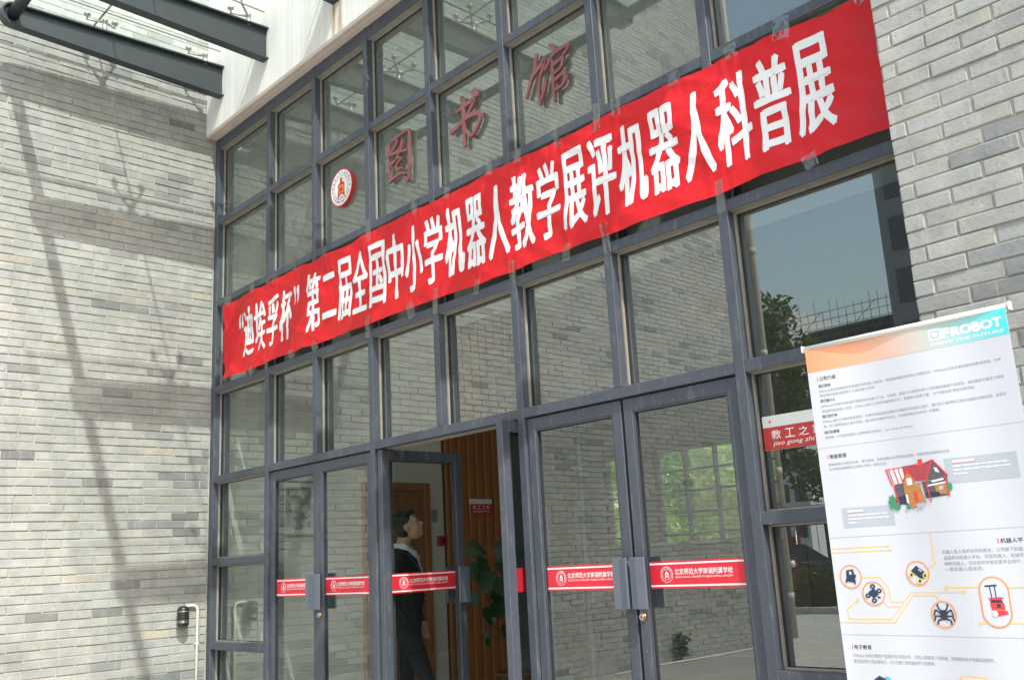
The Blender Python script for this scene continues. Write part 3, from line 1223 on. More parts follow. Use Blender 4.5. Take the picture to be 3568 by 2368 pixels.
TU = [[(2.751, 4.372), (2.746, 4.245), (2.750, 4.072)], [(2.792, 4.374), (2.852, 4.382), (2.916, 4.395), (2.979, 4.393), (2.999, 4.370), (2.991, 4.257), (2.990, 4.123), (2.979, 4.033), (2.952, 4.009), (2.927, 4.048)],
      [(2.750, 4.072), (2.829, 4.089), (2.903, 4.090), (2.923, 4.080)], [(2.854, 4.374), (2.839, 4.335), (2.772, 4.274)],
      [(2.914, 4.338), (2.890, 4.275), (2.862, 4.241), (2.834, 4.213), (2.774, 4.197)], [(2.761, 4.274), (2.847, 4.267), (2.967, 4.243)],
      [(2.845, 4.226), (2.897, 4.204), (2.865, 4.185), (2.837, 4.158)], [(2.832, 4.156), (2.857, 4.137), (2.889, 4.129)]]
SHU = [[(3.711, 4.386), (3.738, 4.354)], [(3.529, 4.312), (3.589, 4.319), (3.658, 4.328), (3.697, 4.329), (3.701, 4.314), (3.644, 4.252), (3.623, 4.236)],
       [(3.583, 4.391), (3.600, 4.339), (3.598, 4.235), (3.597, 4.133), (3.596, 4.041)],
       [(3.465, 4.180), (3.537, 4.201), (3.613, 4.226), (3.681, 4.230), (3.748, 4.216), (3.765, 4.189), (3.732, 4.131), (3.682, 4.090), (3.653, 4.094), (3.612, 4.140)]]
GUAN = [[(4.301, 4.382), (4.280, 4.293), (4.237, 4.218), (4.194, 4.139)], [(4.272, 4.258), (4.325, 4.287), (4.367, 4.316), (4.349, 4.259), (4.323, 4.222), (4.307, 4.136), (4.309, 4.046)],
        [(4.374, 4.183), (4.350, 4.117), (4.309, 4.049)], [(4.375, 4.251), (4.433, 4.314), (4.487, 4.327), (4.556, 4.329), (4.571, 4.312), (4.521, 4.274)],
        [(4.422, 4.390), (4.455, 4.366), (4.474, 4.333)], [(4.435, 4.279), (4.432, 4.150), (4.433, 4.018)],
        [(4.445, 4.247), (4.520, 4.261), (4.502, 4.208), (4.449, 4.191)], [(4.440, 4.143), (4.528, 4.162), (4.513, 4.095), (4.443, 4.081)]]
for data, lab, wid in ((TU, 'dark red raised calligraphic character next to the round school plaque', 0.0098),
                       (SHU, 'dark red raised calligraphic character in the middle of the three', 0.0145),
                       (GUAN, 'dark red raised calligraphic character farthest from the round plaque', 0.0112)):
    mb = MB()
    for j, st in enumerate(data):
        yf = 0.045 - 0.0006 * j
        w = wid * (1.5 if len(st) == 2 else 1.0)
        out, L, Rr, caps = stroke_poly(st, w)
        n = len(out)
        for i in range(n - 1):
            q = [L[i], L[i + 1], Rr[i + 1], Rr[i]]
            v8 = [(p.x, yf, p.y) for p in q] + [(p.x, 0.062, p.y) for p in q]
            mb.add(v8, [(0, 1, 2, 3), (0, 4, 5, 1), (2, 6, 7, 3)])
        for c, r in caps:
            yf2 = yf - 0.00025
            ring_ = [(c.x + r * math.cos(2 * PI * k / 12), c.y + r * math.sin(2 * PI * k / 12)) for k in range(12)]
            mb.prism(ring_, lambda u, v, d, yf2=yf2: (u, yf2 + d, v), 0.062 - yf2)
    o = mb.obj('raised_character', 'letter_red', None, fix=False)
    tag(o, lab, 'sign letter', 'raised characters on the glass above the banner')

pl = thing('school_plaque', 'round white plaque with red crest on the glass above the banner', 'plaque', (2.118, 0.074, 4.243))
PR = 0.152
mb = MB()
vs = []
n = 48
for y in (0.0, -0.026):
    vs += [(PR * math.cos(2 * PI * k / n), y, PR * math.sin(2 * PI * k / n)) for k in range(n)]
mb.add(vs, [tuple(range(n)), tuple(range(n, 2 * n))] + [(k, (k + 1) % n, n + (k + 1) % n, n + k) for k in range(n)])
mb.obj('disc_rim', 'crest_red', pl)
fn1 = lambda x, z: (x, -0.0266, z)
fn2 = lambda x, z: (x, -0.0271, z)
fn3 = lambda x, z: (x, -0.0276, z)
fn4 = lambda x, z: (x, -0.0281, z)
mb = MB()
polyf(mb, [(PR * 0.94 * math.cos(2 * PI * k / n), PR * 0.94 * math.sin(2 * PI * k / n)) for k in range(n)], fn1)
mb.obj('white_face', 'print_white', pl)
mb = MB()
ring(mb, 0, 0, PR * 0.62, PR * 0.635, fn2)
ring(mb, 0, 0, PR * 0.645, PR * 0.655, fn2)
arc_text(mb, '北京师范大学南湖附属学校', 0, 0, PR * 0.79, 195, -15, PR * 0.17, fn2, 0)
arc_text(mb, 'NANHU SCHOOL AFFILIATED TO BEIJING NORMAL UNIVERSITY', 0, 0, PR * 0.78, 200, 340, PR * 0.085, fn2, 0, flip=True)
text_mb('2008', -0.022, 0.022, -0.086, -0.072, fn2, mb, bold=0.01)
mb.obj('plaque_lettering', 'letter_red', pl)
mb = MB()
polyf(mb, [(px * PR * 0.72, pz * PR * 0.68) for px, pz in [(-0.42, 0.0), (-0.42, 0.30), (-0.14, 0.46), (-0.14, 0.66), (-0.20, 0.70), (-0.05, 0.82), (0.05, 0.82), (0.20, 0.70), (0.14, 0.66), (0.14, 0.46), (0.42, 0.30), (0.42, 0.0)]], fn2)
polyf(mb, [(px * PR * 0.72, pz * PR * 0.68) for px, pz in [(-0.45, -0.92), (-0.42, 0.0), (0.42, 0.0), (0.45, -0.92), (0.26, -0.62), (0.0, -0.52), (-0.26, -0.62)]], fn2)
polyf(mb, [(px * PR * 0.72, pz * PR * 0.68) for px, pz in [(-0.31, -0.48), (-0.31, 0.20), (0.31, 0.20), (0.31, -0.48)]], fn3, 1)
polyf(mb, [(px * PR * 0.72, pz * PR * 0.68) for px, pz in [(-0.19, -0.48), (-0.19, 0.06), (0.19, 0.06), (0.19, -0.48)]], fn4, 0)
text_mb('NHBSF', -0.034, 0.034, -0.046, -0.030, lambda x, z: (x, -0.0286, z), mb, 1, 0.01)
mb.obj('crest', ['crest_red', 'crest_gold'], pl)

# ------------------------------------------------------------------ wall lamp and conduit
wl = thing('wall_lamp', 'black cylindrical wall lamp low on the left brick wall', 'lamp', (WX + 0.062, -0.235, 0.968))
MB().lathe([(0.0, 0.0), (0.036, 0.0), (0.045, 0.006), (0.048, 0.016), (0.048, 0.125), (0.045, 0.142), (0.036, 0.156), (0.02, 0.163), (0.0, 0.165)], n=24).obj('lamp_housing', 'black_plastic', wl)
for z in (0.030, 0.042, 0.118):
    MB().lathe([(0.0482, z), (0.0495, z + 0.001), (0.0495, z + 0.004), (0.0482, z + 0.005)], n=24).obj('trim_ring', 'steel', wl)
MB().box(-0.061, -0.030, -0.028, 0.028, 0.03, 0.14, 0, 0.004).obj('wall_bracket', 'black_plastic', wl)
cd = thing('conduit', 'thin white conduit running down the brick wall from the black lamp', 'pipe', (WX + 0.020, -0.09, 0))
pts = [(0, -0.105, 1.128)] + [(0, -0.045 + 0.045 * math.sin(a), 1.083 + 0.045 * math.cos(a)) for a in [k * PI / 12 for k in range(7)]] + [(0, 0.0, 0.01)]
MB().tube(pts, 0.0115, 12).obj('pipe_run', 'white_pipe', cd)
for z in (0.81, 0.3):
    MB().box(-0.020, 0.013, -0.016, 0.016, z, z + 0.012, 0, 0.003).obj('pipe_clip', 'white_pipe', cd)

# ------------------------------------------------------------------ red room signs
def room_sign(label, loc, rz, wdt, hgt):
    s = thing('room_sign', label, 'sign', loc, rz, 'red and white room signs')
    MB().box(0, wdt, -0.008, 0, 0, hgt, 0, 0.001).obj('sign_plate', 'sign_white', s)
    MB().box(0.0, wdt, -0.0086, -0.0081, 0.0005, hgt * 0.665).obj('red_field', 'sign_red', s)
    f = lambda x, z: (x, -0.0091, z)
    mb = MB()
    for k, ch in enumerate('教工之家'):
        x = wdt * (0.125 + 0.205 * k)
        text_mb(ch, x, x + wdt * 0.145, hgt * 0.31, hgt * 0.57, f, mb, 0, 0.008)
    text_mb('jiao gong zhi jia', wdt * 0.13, wdt * 0.885, hgt * 0.09, hgt * 0.25, f, mb, 0, 0.004, 0.25)
    mb.obj('sign_lettering', 'print_white', s)
    mb = MB()
    polyf(mb, [(wdt * 0.12 + 0.007 * math.cos(2 * PI * k / 12), hgt * 0.83 + 0.007 * math.sin(2 * PI * k / 12)) for k in range(12)], f)
    mb.obj('small_crest', 'ink_coral', s)
    return s


room_sign('red and white room sign on the glass, half hidden by the roll-up banner', (5.580, 0.0755, 1.779), 0, 0.34, 0.158)

# ------------------------------------------------------------------ roll-up banner
RU_Y, RUX0, RUX1, RUT = -0.88, 6.366, 7.016, 1.99
ru = thing('roll_up_banner', 'white roll-up banner stand with orange to turquoise header, beside the doors', 'banner stand', (0, 0, 0))
MB().box(RUX0, RUX1, RU_Y, RU_Y + 0.0012, 0.09, RUT).obj('panel', 'panel_white', ru)
MB().tube([(RUX0 - 0.006, RU_Y, RUT + 0.005), (RUX1 + 0.008, RU_Y, RUT + 0.005)], 0.0085, 14).obj('top_rail', 'white_pipe', ru)
MB().box(RUX1 + 0.008, RUX1 + 0.013, RU_Y - 0.011, RU_Y + 0.011, RUT - 0.008, RUT + 0.016).box(RUX0 - 0.011, RUX0 - 0.006, RU_Y - 0.011, RU_Y + 0.011, RUT - 0.006, RUT + 0.016).obj('end_cap', 'sign_white', ru)
MB().tube([(6.69, RU_Y + 0.03, 0.08), (6.69, RU_Y + 0.012, RUT)], 0.009, 10).obj('pole', 'steel', ru)
MB().box(RUX0 - 0.02, RUX1 + 0.02, RU_Y - 0.04, RU_Y + 0.06, 0.02, 0.09, 0, 0.01).obj('base_cassette', 'steel', ru)
for x in (RUX0 + 0.1, RUX1 - 0.1):
    MB().box(x - 0.02, x + 0.02, RU_Y - 0.16, RU_Y + 0.16, 0.004, 0.02, 0, 0.003).obj('foot', 'steel', ru)


def L1(d):
    return lambda x, z: (x, RU_Y - 0.0004 * d, z)


MB().box(RUX0 + 0.0005, RUX1 - 0.0005, RU_Y - 0.0004, RU_Y - 0.0001, 1.9115, RUT - 0.001).obj('header', 'print_header', ru)
mb = text_mb('ROBOT', 6.850, 7.002, 1.938, 1.968, L1(2), bold=0.05)
text_mb('F', 6.822, 6.846, 1.938, 1.969, L1(2), mb, 0, 0.05)
ring_pts = [(6.783, 1.936), (6.820, 1.936), (6.820, 1.972), (6.783, 1.972)]
for (a, b, c, d) in ((6.783, 6.820, 1.936, 1.9405), (6.783, 6.820, 1.9675, 1.972), (6.783, 6.7875, 1.9405, 1.9675), (6.8155, 6.820, 1.9405, 1.9675), (6.795, 6.809, 1.948, 1.960)):
    polyf(mb, [(a, c), (b, c), (b, d), (a, d)], L1(2))
text_mb('DRIVE THE FUTURE', 6.785, 7.002, 1.9205, 1.9295, L1(2), mb, 0, 0.03)
mb.obj('header_logo', 'print_white', ru)


def heading(txt, x, z, w=0.057):
    mb = MB()
    polyf(mb, [(x - 0.0075, z - 0.007), (x - 0.0045, z - 0.007), (x - 0.0045, z + 0.0075), (x - 0.0075, z + 0.0075)], L1(1), 1)
    text_mb(txt, x, x + w, z - 0.0068, z + 0.0072, L1(1), mb, 0, 0.012)
    mb.obj('heading', ['ink_dark', 'ink_coral'], ru)


def para(lines, h=0.0095, bold=0.0):
    mb = MB()
    for (txt, x0, x1, z, hd) in lines:
        hh = 0.0105 if hd else h
        text_mb(txt, x0, x1, z - hh / 2, z + hh / 2, L1(1), mb, 1 if hd else 0, 0.012 if hd else bold)
    mb.obj('paragraph', ['ink_grey', 'ink_dark'], ru)


heading('公司介绍', 6.404, 1.885)
para([('我们是谁', 6.398, 6.440, 1.861, 1),
      ('DFRobot是全球领先的开源硬件和机器人供应商，拥有国内最好玩的线上创客社区。DFRobot以其丰富的硬件和教育资源，为世', 6.398, 6.980, 1.8435, 0),
      ('界各地的创客组织和个人提供强大支持。', 6.398, 6.588, 1.8285, 0)])
para([('我们做什么', 6.398, 6.450, 1.811, 1),
      ('DFRobot开发的700多款开源硬件和机器人产品，为创客、教育工作者和科研人员的提供便捷开发原型。通过蕴含丰富学习课程', 6.399, 6.980, 1.793, 0),
      ('和创意作品的线上社区，DFRobot致力于培育中国创客文化，发掘新兴创客力量，为“中国创造”带来无限可能。', 6.399, 6.895, 1.776, 0)])
para([('我们的使命', 6.398, 6.450, 1.759, 1),
      ('DFRobot致力于提供简便易用、实用环保和极具创意的开源硬件和机器人部件。我们的工程师努力提供全面的使用说明、应用实', 6.398, 6.979, 1.742, 0),
      ('例、学习课程和线上技术支持。通过软件和硬件的结合，为创客准备好创作的一切要素。', 6.398, 6.785, 1.7255, 0)])
para([('我们的愿景', 6.398, 6.450, 1.706, 1),
      ("帮助每一个热爱创造的人把梦想化成现实。Let's drive the future!", 6.398, 6.692, 1.689, 0)])
heading('智能家居', 6.405, 1.6255)
para([('智能家居生活就是未来。通过连接，家用电器从未变得如此智能。智能家庭花园系统以及', 6.397, 6.793, 1.600, 0),
      ('以太网控制器模块让你随心所欲，智享生活。', 6.398, 6.590, 1.585, 0)])
heading('机器人平台', 6.894, 1.331, 0.076)
para([('机器人是人类的伙伴和朋友。公司旗下机器人产品', 6.724, 6.985, 1.307, 0), ('涵盖移动机器人平台、双足机器人、机械手臂和仿', 6.726, 6.986, 1.290, 0),
      ('蜘蛛机器人。无论是初学者还是专业用户，我们都', 6.726, 6.986, 1.273, 0), ('一款机器人适合您。', 6.726, 6.838, 1.257, 0)], 0.0115)
heading('电子教育', 6.403, 1.0295)
para([('DFRobot 的电子教育产品系列为不同水平、不同人群精选了传感器、控制器和电子电路系统部件。', 6.396, 6.828, 1.0045, 0),
      ('配合首创的三色针脚设计，大大方便了使用者的学习和使用。', 6.396, 6.651, 0.9875, 0)], 0.0115)
mb = MB()
for z in (1.6565, 1.366, 1.0665):
    polyf(mb, [(RUX0 + 0.001, z - 0.0007), (RUX1 - 0.001, z - 0.0007), (RUX1 - 0.001, z + 0.0007), (RUX0 + 0.001, z + 0.0007)], L1(1))
mb.obj('divider_rules', 'ink_box', ru)
# caption boxes
for (a, b, c, d) in ((6.772, 6.978, 1.503, 1.577), (6.422, 6.590, 1.395, 1.457)):
    mb = MB()
    polyf(mb, [(a, c), (b, c), (b, d), (a, d)], L1(1), 0)
    w = b - a
    polyf(mb, [(a + w * 0.11, d - 0.0165), (a + w * 0.44, d - 0.0165), (a + w * 0.44, d - 0.0155), (a + w * 0.11, d - 0.0155)], L1(2), 2)
    polyf(mb, [(a + w * 0.11, d - 0.0140), (a + w * 0.42, d - 0.0140), (a + w * 0.42, d - 0.0075), (a + w * 0.11, d - 0.0075)], L1(2), 1)
    for r in range(3):
        zz = d - 0.024 - 0.0115 * r
        f = (0.88, 0.9, 0.3)[r]
        x = a + w * 0.11
        while x < a + w * f:
            ln = random.uniform(0.008, 0.03)
            polyf(mb, [(x, zz - 0.0018), (min(x + ln, a + w * f), zz - 0.0018), (min(x + ln, a + w * f), zz + 0.0018), (x, zz + 0.0018)], L1(2), 1)
            x += ln + 0.0025
    mb.obj('caption_box', ['ink_box', 'print_white', 'ink_coral'], ru)

# printed model house
mb = MB()
HM = ['ink_roof', 'ink_wood', 'ink_shadow', 'print_white', 'ink_green', 'ink_red', 'ink_box', 'ink_navy']


def H(pts, mi, d=2):
    polyf(mb, [(6.582 + x * 0.2025, 1.4355 + y * 0.1405) for x, y in pts], L1(d), mi)


H([(0.10, 0.18), (0.12, 0.58), (0.30, 0.60), (0.30, 0.10)], 2)
H([(0.0, 0.92), (0.02, 0.93), (0.09, 0.55), (0.07, 0.55)], 5, 3)
H([(0.0, 0.92), (0.30, 0.945), (0.30, 0.925), (0.0, 0.90)], 5, 3)
for x in (0.06, 0.14, 0.21):
    H([(x, 0.90), (x + 0.055, 0.905), (x + 0.10, 0.58), (x + 0.055, 0.57)], 3, 2)
    H([(x - 0.012, 0.91), (x + 0.004, 0.91), (x + 0.06, 0.56), (x + 0.045, 0.56)], 5, 3)
H([(0.09, 0.55), (0.11, 0.55), (0.155, 0.14), (0.13, 0.14)], 5, 3)
H([(0.28, 0.95), (0.52, 0.97), (0.56, 0.60), (0.30, 0.62)], 0, 3)
H([(0.54, 0.94), (0.77, 1.03), (0.62, 0.60), (0.50, 0.60)], 0, 4)
H([(0.53, 0.90), (0.54, 1.06), (0.61, 1.065), (0.61, 0.94)], 5, 5)
H([(0.77, 1.03), (0.96, 0.66), (0.95, 0.60), (0.63, 0.60)], 2, 3)
H([(0.77, 1.04), (0.975, 0.66), (0.955, 0.65), (0.765, 1.0)], 5, 5)
H([(0.62, 0.60), (0.64, 0.60), (0.775, 1.02), (0.765, 1.03)], 5, 5)
H([(0.77, 0.86), (0.82, 0.84), (0.85, 0.74), (0.79, 0.76)], 3, 4)
H([(0.55, 0.58), (0.95, 0.60), (0.95, 0.25), (0.58, 0.22)], 2, 2)
H([(0.74, 0.50), (0.93, 0.53), (0.93, 0.27), (0.76, 0.30)], 1, 3)
H([(0.81, 0.45), (0.87, 0.46), (0.87, 0.38), (0.81, 0.37)], 6, 4)
H([(0.62, 0.50), (0.92, 0.54), (0.92, 0.51), (0.62, 0.46)], 3, 4)
H([(0.70, 0.58), (0.89, 0.62), (0.90, 0.58), (0.72, 0.54)], 3, 4)
H([(0.60, 0.34), (0.62, 0.22), (0.81, 0.26), (0.80, 0.34)], 7, 4)
H([(0.615, 0.60), (0.635, 0.60), (0.665, 0.12), (0.645, 0.12)], 5, 5)
H([(0.91, 0.66), (0.93, 0.66), (0.96, 0.22), (0.94, 0.22)], 5, 5)
H([(0.26, 0.62), (0.355, 0.84), (0.45, 0.62), (0.44, 0.50), (0.27, 0.50)], 1, 4)
H([(0.25, 0.64), (0.355, 0.88), (0.46, 0.66), (0.455, 0.61), (0.355, 0.82), (0.262, 0.60)], 5, 5)
H([(0.315, 0.68), (0.40, 0.69), (0.405, 0.54), (0.32, 0.53)], 3, 6)
H([(0.25, 0.53), (0.53, 0.56), (0.53, 0.42), (0.26, 0.36)], 1, 5)
H([(0.26, 0.36), (0.53, 0.42), (0.58, 0.12), (0.35, 0.02)], 1, 4)
H([(0.40, 0.37), (0.46, 0.38), (0.46, 0.17), (0.41, 0.15)], 5, 5)
H([(0.27, 0.34), (0.30, 0.34), (0.31, 0.14), (0.28, 0.16)], 3, 5)
H([(0.41, 0.11), (0.55, 0.15), (0.58, 0.07), (0.44, 0.02)], 6, 6)
H([(0.14, 0.30), (0.26, 0.32), (0.26, 0.14), (0.15, 0.13)], 7, 3)
for (cx, cz, r, q) in ((0.05, 0.20, 0.075, 2.0), (0.12, 0.08, 0.055, 1.2), (0.29, 0.06, 0.05, 0.9), (0.97, 0.42, 0.045, 1.9)):
    pts = []
    for k in range(14):
        a = 2 * PI * k / 14
        rr = r * (1.0 if k % 2 else 0.7)
        pts.append((cx + rr * math.cos(a), cz + rr * q * math.sin(a) * 1.2))
    H(pts, 4, 6)
mb.obj('house_picture', HM, ru)

# circuit drawing
mb = MB()


def pl2(pts, w=0.0017, mi=0):
    for (a, b) in zip(pts, pts[1:]):
        d = Vector(b) - Vector(a)
        if d.length < 1e-6:
            continue
        e = d.normalized()
        nn = Vector((-e.y, e.x)) * w
        A, B = Vector(a) - e * w * 0.8, Vector(b) + e * w * 0.8
        polyf(mb, [tuple(A + nn), tuple(B + nn), tuple(B - nn), tuple(A - nn)], L1(1), mi)


def dotf(c, r, mi=0, d=2):
    polyf(mb, [(c[0] + r * math.cos(2 * PI * k / 14), c[1] + r * math.sin(2 * PI * k / 14)) for k in range(14)], L1(d), mi)


pl2([(6.367, 1.332), (6.555, 1.332)])
dotf((6.556, 1.332), 0.0035)
pl2([(6.367, 1.3195), (6.560, 1.3195)])
dotf((6.562, 1.3195), 0.0042)
pl2([(6.696, 1.366), (6.696, 1.272), (6.672, 1.260)])
pl2([(6.459, 1.240), (6.517, 1.240), (6.541, 1.206), (6.542, 1.1645), (6.581, 1.1645)])
pl2([(6.519, 1.164), (6.532, 1.151), (6.571, 1.151)])
pl2([(6.816, 1.205), (6.722, 1.205)])
pl2([(6.769, 1.192), (6.609, 1.192), (6.537, 1.114), (6.398, 1.114), (6.396, 1.144), (6.434, 1.170)])
pl2([(6.367, 1.104), (6.546, 1.104), (6.614, 1.183), (6.683, 1.183), (6.692, 1.169)])
pl2([(6.803, 1.105), (7.012, 1.105)])
dotf((6.803, 1.105), 0.004)
pl2([(6.893, 1.202), (7.012, 1.202)])
for c in ((6.721, 1.205), (6.771, 1.192), (6.436, 1.171)):
    ring(mb, c[0], c[1], 0.0035, 0.0062, L1(2))
mb.obj('circuit_lines', 'ink_orange', ru)

for idx, (cx, cz, kind) in enumerate(((6.4225, 1.2435, 'rover'), (6.4905, 1.1905, 'buggy'), (6.638, 1.248, 'platform'), (6.700, 1.1285, 'spider'))):
    mb = MB()
    r = 0.0365 if kind != 'spider' else 0.0385
    ring(mb, cx, cz, r * 0.89, r, L1(3), 0, 40)
    polyf(mb, [(cx + r * 0.895 * math.cos(2 * PI * k / 32), cz + r * 0.895 * math.sin(2 * PI * k / 32)) for k in range(32)], L1(2), 3)

    def G(pts, mi, d=4):
        polyf(mb, [(cx + x * r, cz + y * r) for x, y in pts], L1(d), mi)

    def wheel(x, y, a, b, mi, d=5):
        G([(x + a * math.cos(2 * PI * k / 12), y + b * math.sin(2 * PI * k / 12)) for k in range(12)], mi, d)
    if kind == 'rover':
        G([(-0.35, 0.55), (0.30, 0.62), (0.40, -0.30), (-0.42, -0.22)], 1)
        G([(-0.50, -0.20), (0.42, -0.32), (0.38, -0.72), (0.22, -0.50), (-0.30, -0.40), (-0.50, -0.52)], 1, 5)
        G([(-0.10, 0.42), (0.10, 0.44), (0.14, 0.20), (-0.08, 0.16)], 3, 5)
        G([(0.36, 0.2), (0.5, 0.18), (0.48, -0.1), (0.36, -0.1)], 1, 5)
    elif kind == 'buggy':
        G([(-0.45, 0.12), (0.1, 0.48), (0.45, -0.10), (-0.05, -0.42)], 1)
        for x, y in ((-0.5, -0.16), (0.0, -0.58), (0.52, 0.22), (0.0, 0.6)):
            wheel(x, y, 0.24, 0.2, 1)
            wheel(x, y, 0.08, 0.07, 4, 6)
        G([(0.35, -0.2), (0.62, -0.3), (0.55, -0.42), (0.3, -0.36)], 1, 5)
    elif kind == 'platform':
        G([(-0.55, 0.2), (-0.05, 0.62), (0.62, 0.1), (0.16, -0.40)], 1)
        G([(-0.5, 0.12), (0.16, -0.42), (0.5, -0.45), (0.6, 0.05)], 1, 3)
        G([(0.05, 0.30), (0.20, 0.38), (0.42, 0.16), (0.28, 0.08)], 4, 5)
        for x, y in ((-0.55, -0.12), (0.10, -0.62), (0.60, -0.2)):
            wheel(x, y, 0.2, 0.24, 2)
            wheel(x + 0.02, y, 0.1, 0.13, 1, 6)
    else:
        G([(-0.22, 0.32), (0.2, 0.34), (0.3, -0.05), (0.2, -0.42), (-0.22, -0.42), (-0.3, -0.05)], 1)
        for s in (-1, 1):
            for (p0, p1, p2) in (((0.2, 0.25), (0.42, 0.62), (0.36, 0.78)), ((0.25, 0.1), (0.62, 0.35), (0.78, -0.1)),
                                 ((0.25, -0.15), (0.66, -0.1), (0.80, -0.5)), ((0.2, -0.35), (0.5, -0.45), (0.55, -0.75))):
                for (a, b) in ((p0, p1), (p1, p2)):
                    d = (Vector(b) - Vector(a)).normalized()
                    nn = Vector((-d.y, d.x)) * 0.075
                    q = [Vector(a) + nn, Vector(b) + nn * 0.7, Vector(b) - nn * 0.7, Vector(a) - nn]
                    G([(s * v.x, v.y) for v in q], 1, 5)
    mb.obj('robot_picture', ['ink_ring', 'ink_navy', 'ink_yellow', 'panel_white', 'ink_box'], ru)
mb = MB()
cx, cz = 6.8545, 1.163


def pill(r, h, d, mi):
    pts = [(cx + r * math.cos(a), cz + h + r * math.sin(a)) for a in [PI * k / 14 for k in range(15)]] + [(cx + r * math.cos(a), cz - h + r * math.sin(a)) for a in [PI + PI * k / 14 for k in range(15)]]
    polyf(mb, pts, L1(d), mi)


pill(0.041, 0.030, 2, 0)
pill(0.0365, 0.030, 3, 3)


def G(pts, mi, d=4):
    polyf(mb, [(cx + x * 0.03, cz + y * 0.03) for x, y in pts], L1(d), mi)


G([(-0.75, 1.55), (0.35, 1.62), (0.35, 1.45), (-0.75, 1.40)], 1)
G([(-0.35, 1.45), (-0.25, 1.45), (-0.2, 0.2), (-0.3, 0.2)], 1)
G([(0.08, 1.45), (0.18, 1.45), (0.2, 0.2), (0.1, 0.2)], 1)
G([(-0.6, 0.38), (0.55, 0.46), (0.85, 0.34), (0.5, 0.22), (-0.45, 0.2)], 2, 5)
G([(-0.5, -0.05), (0.75, -0.05), (0.82, -0.7), (-0.4, -0.72)], 2, 5)
G([(0.1, -0.15), (0.45, -0.15), (0.45, -0.5), (0.1, -0.5)], 1, 6)
G([(-0.3, -0.8), (0.9, -0.75), (1.05, -1.1), (0.1, -1.3), (-0.3, -1.15)], 2, 5)
G([(-0.15 + 0.25 * math.cos(2 * PI * k / 12), -1.05 + 0.3 * math.sin(2 * PI * k / 12)) for k in range(12)], 3, 6)
G([(-0.45, 0.2), (0.6, 0.2), (0.7, -0.05), (-0.4, -0.05)], 1, 4)
mb.obj('robot_picture', ['ink_ring', 'ink_navy', 'ink_red', 'panel_white'], ru)
mb = MB()
polyf(mb, [(6.425, 0.915), (6.473, 0.947), (6.520, 0.925), (6.545, 0.90), (6.425, 0.89)], L1(2), 0)
polyf(mb, [(6.488, 0.943), (6.500, 0.946), (6.512, 0.935), (6.50, 0.930)], L1(3), 1)
polyf(mb, [(6.722, 0.89), (6.797, 0.89), (6.797, 0.957), (6.722, 0.959)], L1(2), 2)
polyf(mb, [(6.726, 0.89), (6.793, 0.89), (6.793, 0.952), (6.726, 0.954)], L1(3), 3)
for x in (6.748, 6.772, 6.785):
    polyf(mb, [(x + 0.008 * math.cos(2 * PI * k / 12), 0.937 + 0.010 * math.sin(2 * PI * k / 12)) for k in range(12)], L1(4), 0)
mb.obj('product_picture', ['ink_navy', 'ink_cyan', 'ink_orange', 'panel_white'], ru)

def ripple(x, z):
    u = (x - RUX0) / (RUX1 - RUX0)
    return 0.006 * math.sin(u * 5.2 + 0.6) * (0.35 + 0.65 * min(1, (RUT - z) / 0.5)) + 0.0028 * math.sin(u * 13 + z * 2.0) - 0.006 * (2 * u - 1) ** 4


for ch in ru.children:
    if ch.name.split('.')[0] in ('top_rail', 'end_cap', 'pole', 'base_cassette', 'foot'):
        continue
    bm = bmesh.new()
    bm.from_mesh(ch.data)
    xs = [v.co.x for v in bm.verts]
    zs = [v.co.z for v in bm.verts]
    q = RUX0 + 0.02
    while q < RUX1:
        if min(xs) < q < max(xs):
            bmesh.ops.bisect_plane(bm, dist=1e-6, geom=bm.verts[:] + bm.edges[:] + bm.faces[:], plane_co=Vector((q, 0, 0)), plane_no=Vector((1, 0, 0)))
        q += 0.02
    q = 0.7
    while q < RUT:
        if min(zs) < q < max(zs):
            bmesh.ops.bisect_plane(bm, dist=1e-6, geom=bm.verts[:] + bm.edges[:] + bm.faces[:], plane_co=Vector((0, 0, q)), plane_no=Vector((0, 0, 1)))
        q += 0.08
    for v in bm.verts:
        v.co.y += ripple(v.co.x, v.co.z)
    bm.to_mesh(ch.data)
    bm.free()

# ------------------------------------------------------------------ lobby
def struct(name, label, mb, mat):
    o = mb.obj(name, mat)
    return tag(o, label, 'interior', kind='structure')


FZ = 0.008
struct('interior_floor', 'polished stone floor of the lobby', MB().box(-5, 10, 0.16, 7.2, -0.05, FZ), 'floor_stone')
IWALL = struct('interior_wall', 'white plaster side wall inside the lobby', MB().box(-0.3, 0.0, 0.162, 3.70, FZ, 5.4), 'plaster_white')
struct('interior_ceiling', 'white lobby ceiling', MB().box(-5, 6.6, 0.36, 7.2, 5.403, 5.5).box(6.6, 9.8, 0.36, 1.2, 5.403, 5.5).box(6.6, 9.8, 3.8, 7.2, 5.403, 5.5).box(9.8, 10, 0.36, 7.2, 5.403, 5.5), 'ceiling_white')
struct('ceiling_bulkhead', 'white bulkhead behind the red banner', MB().box(0.002, 10, 0.17, 0.60, 3.05, 3.72), 'ceiling_white')
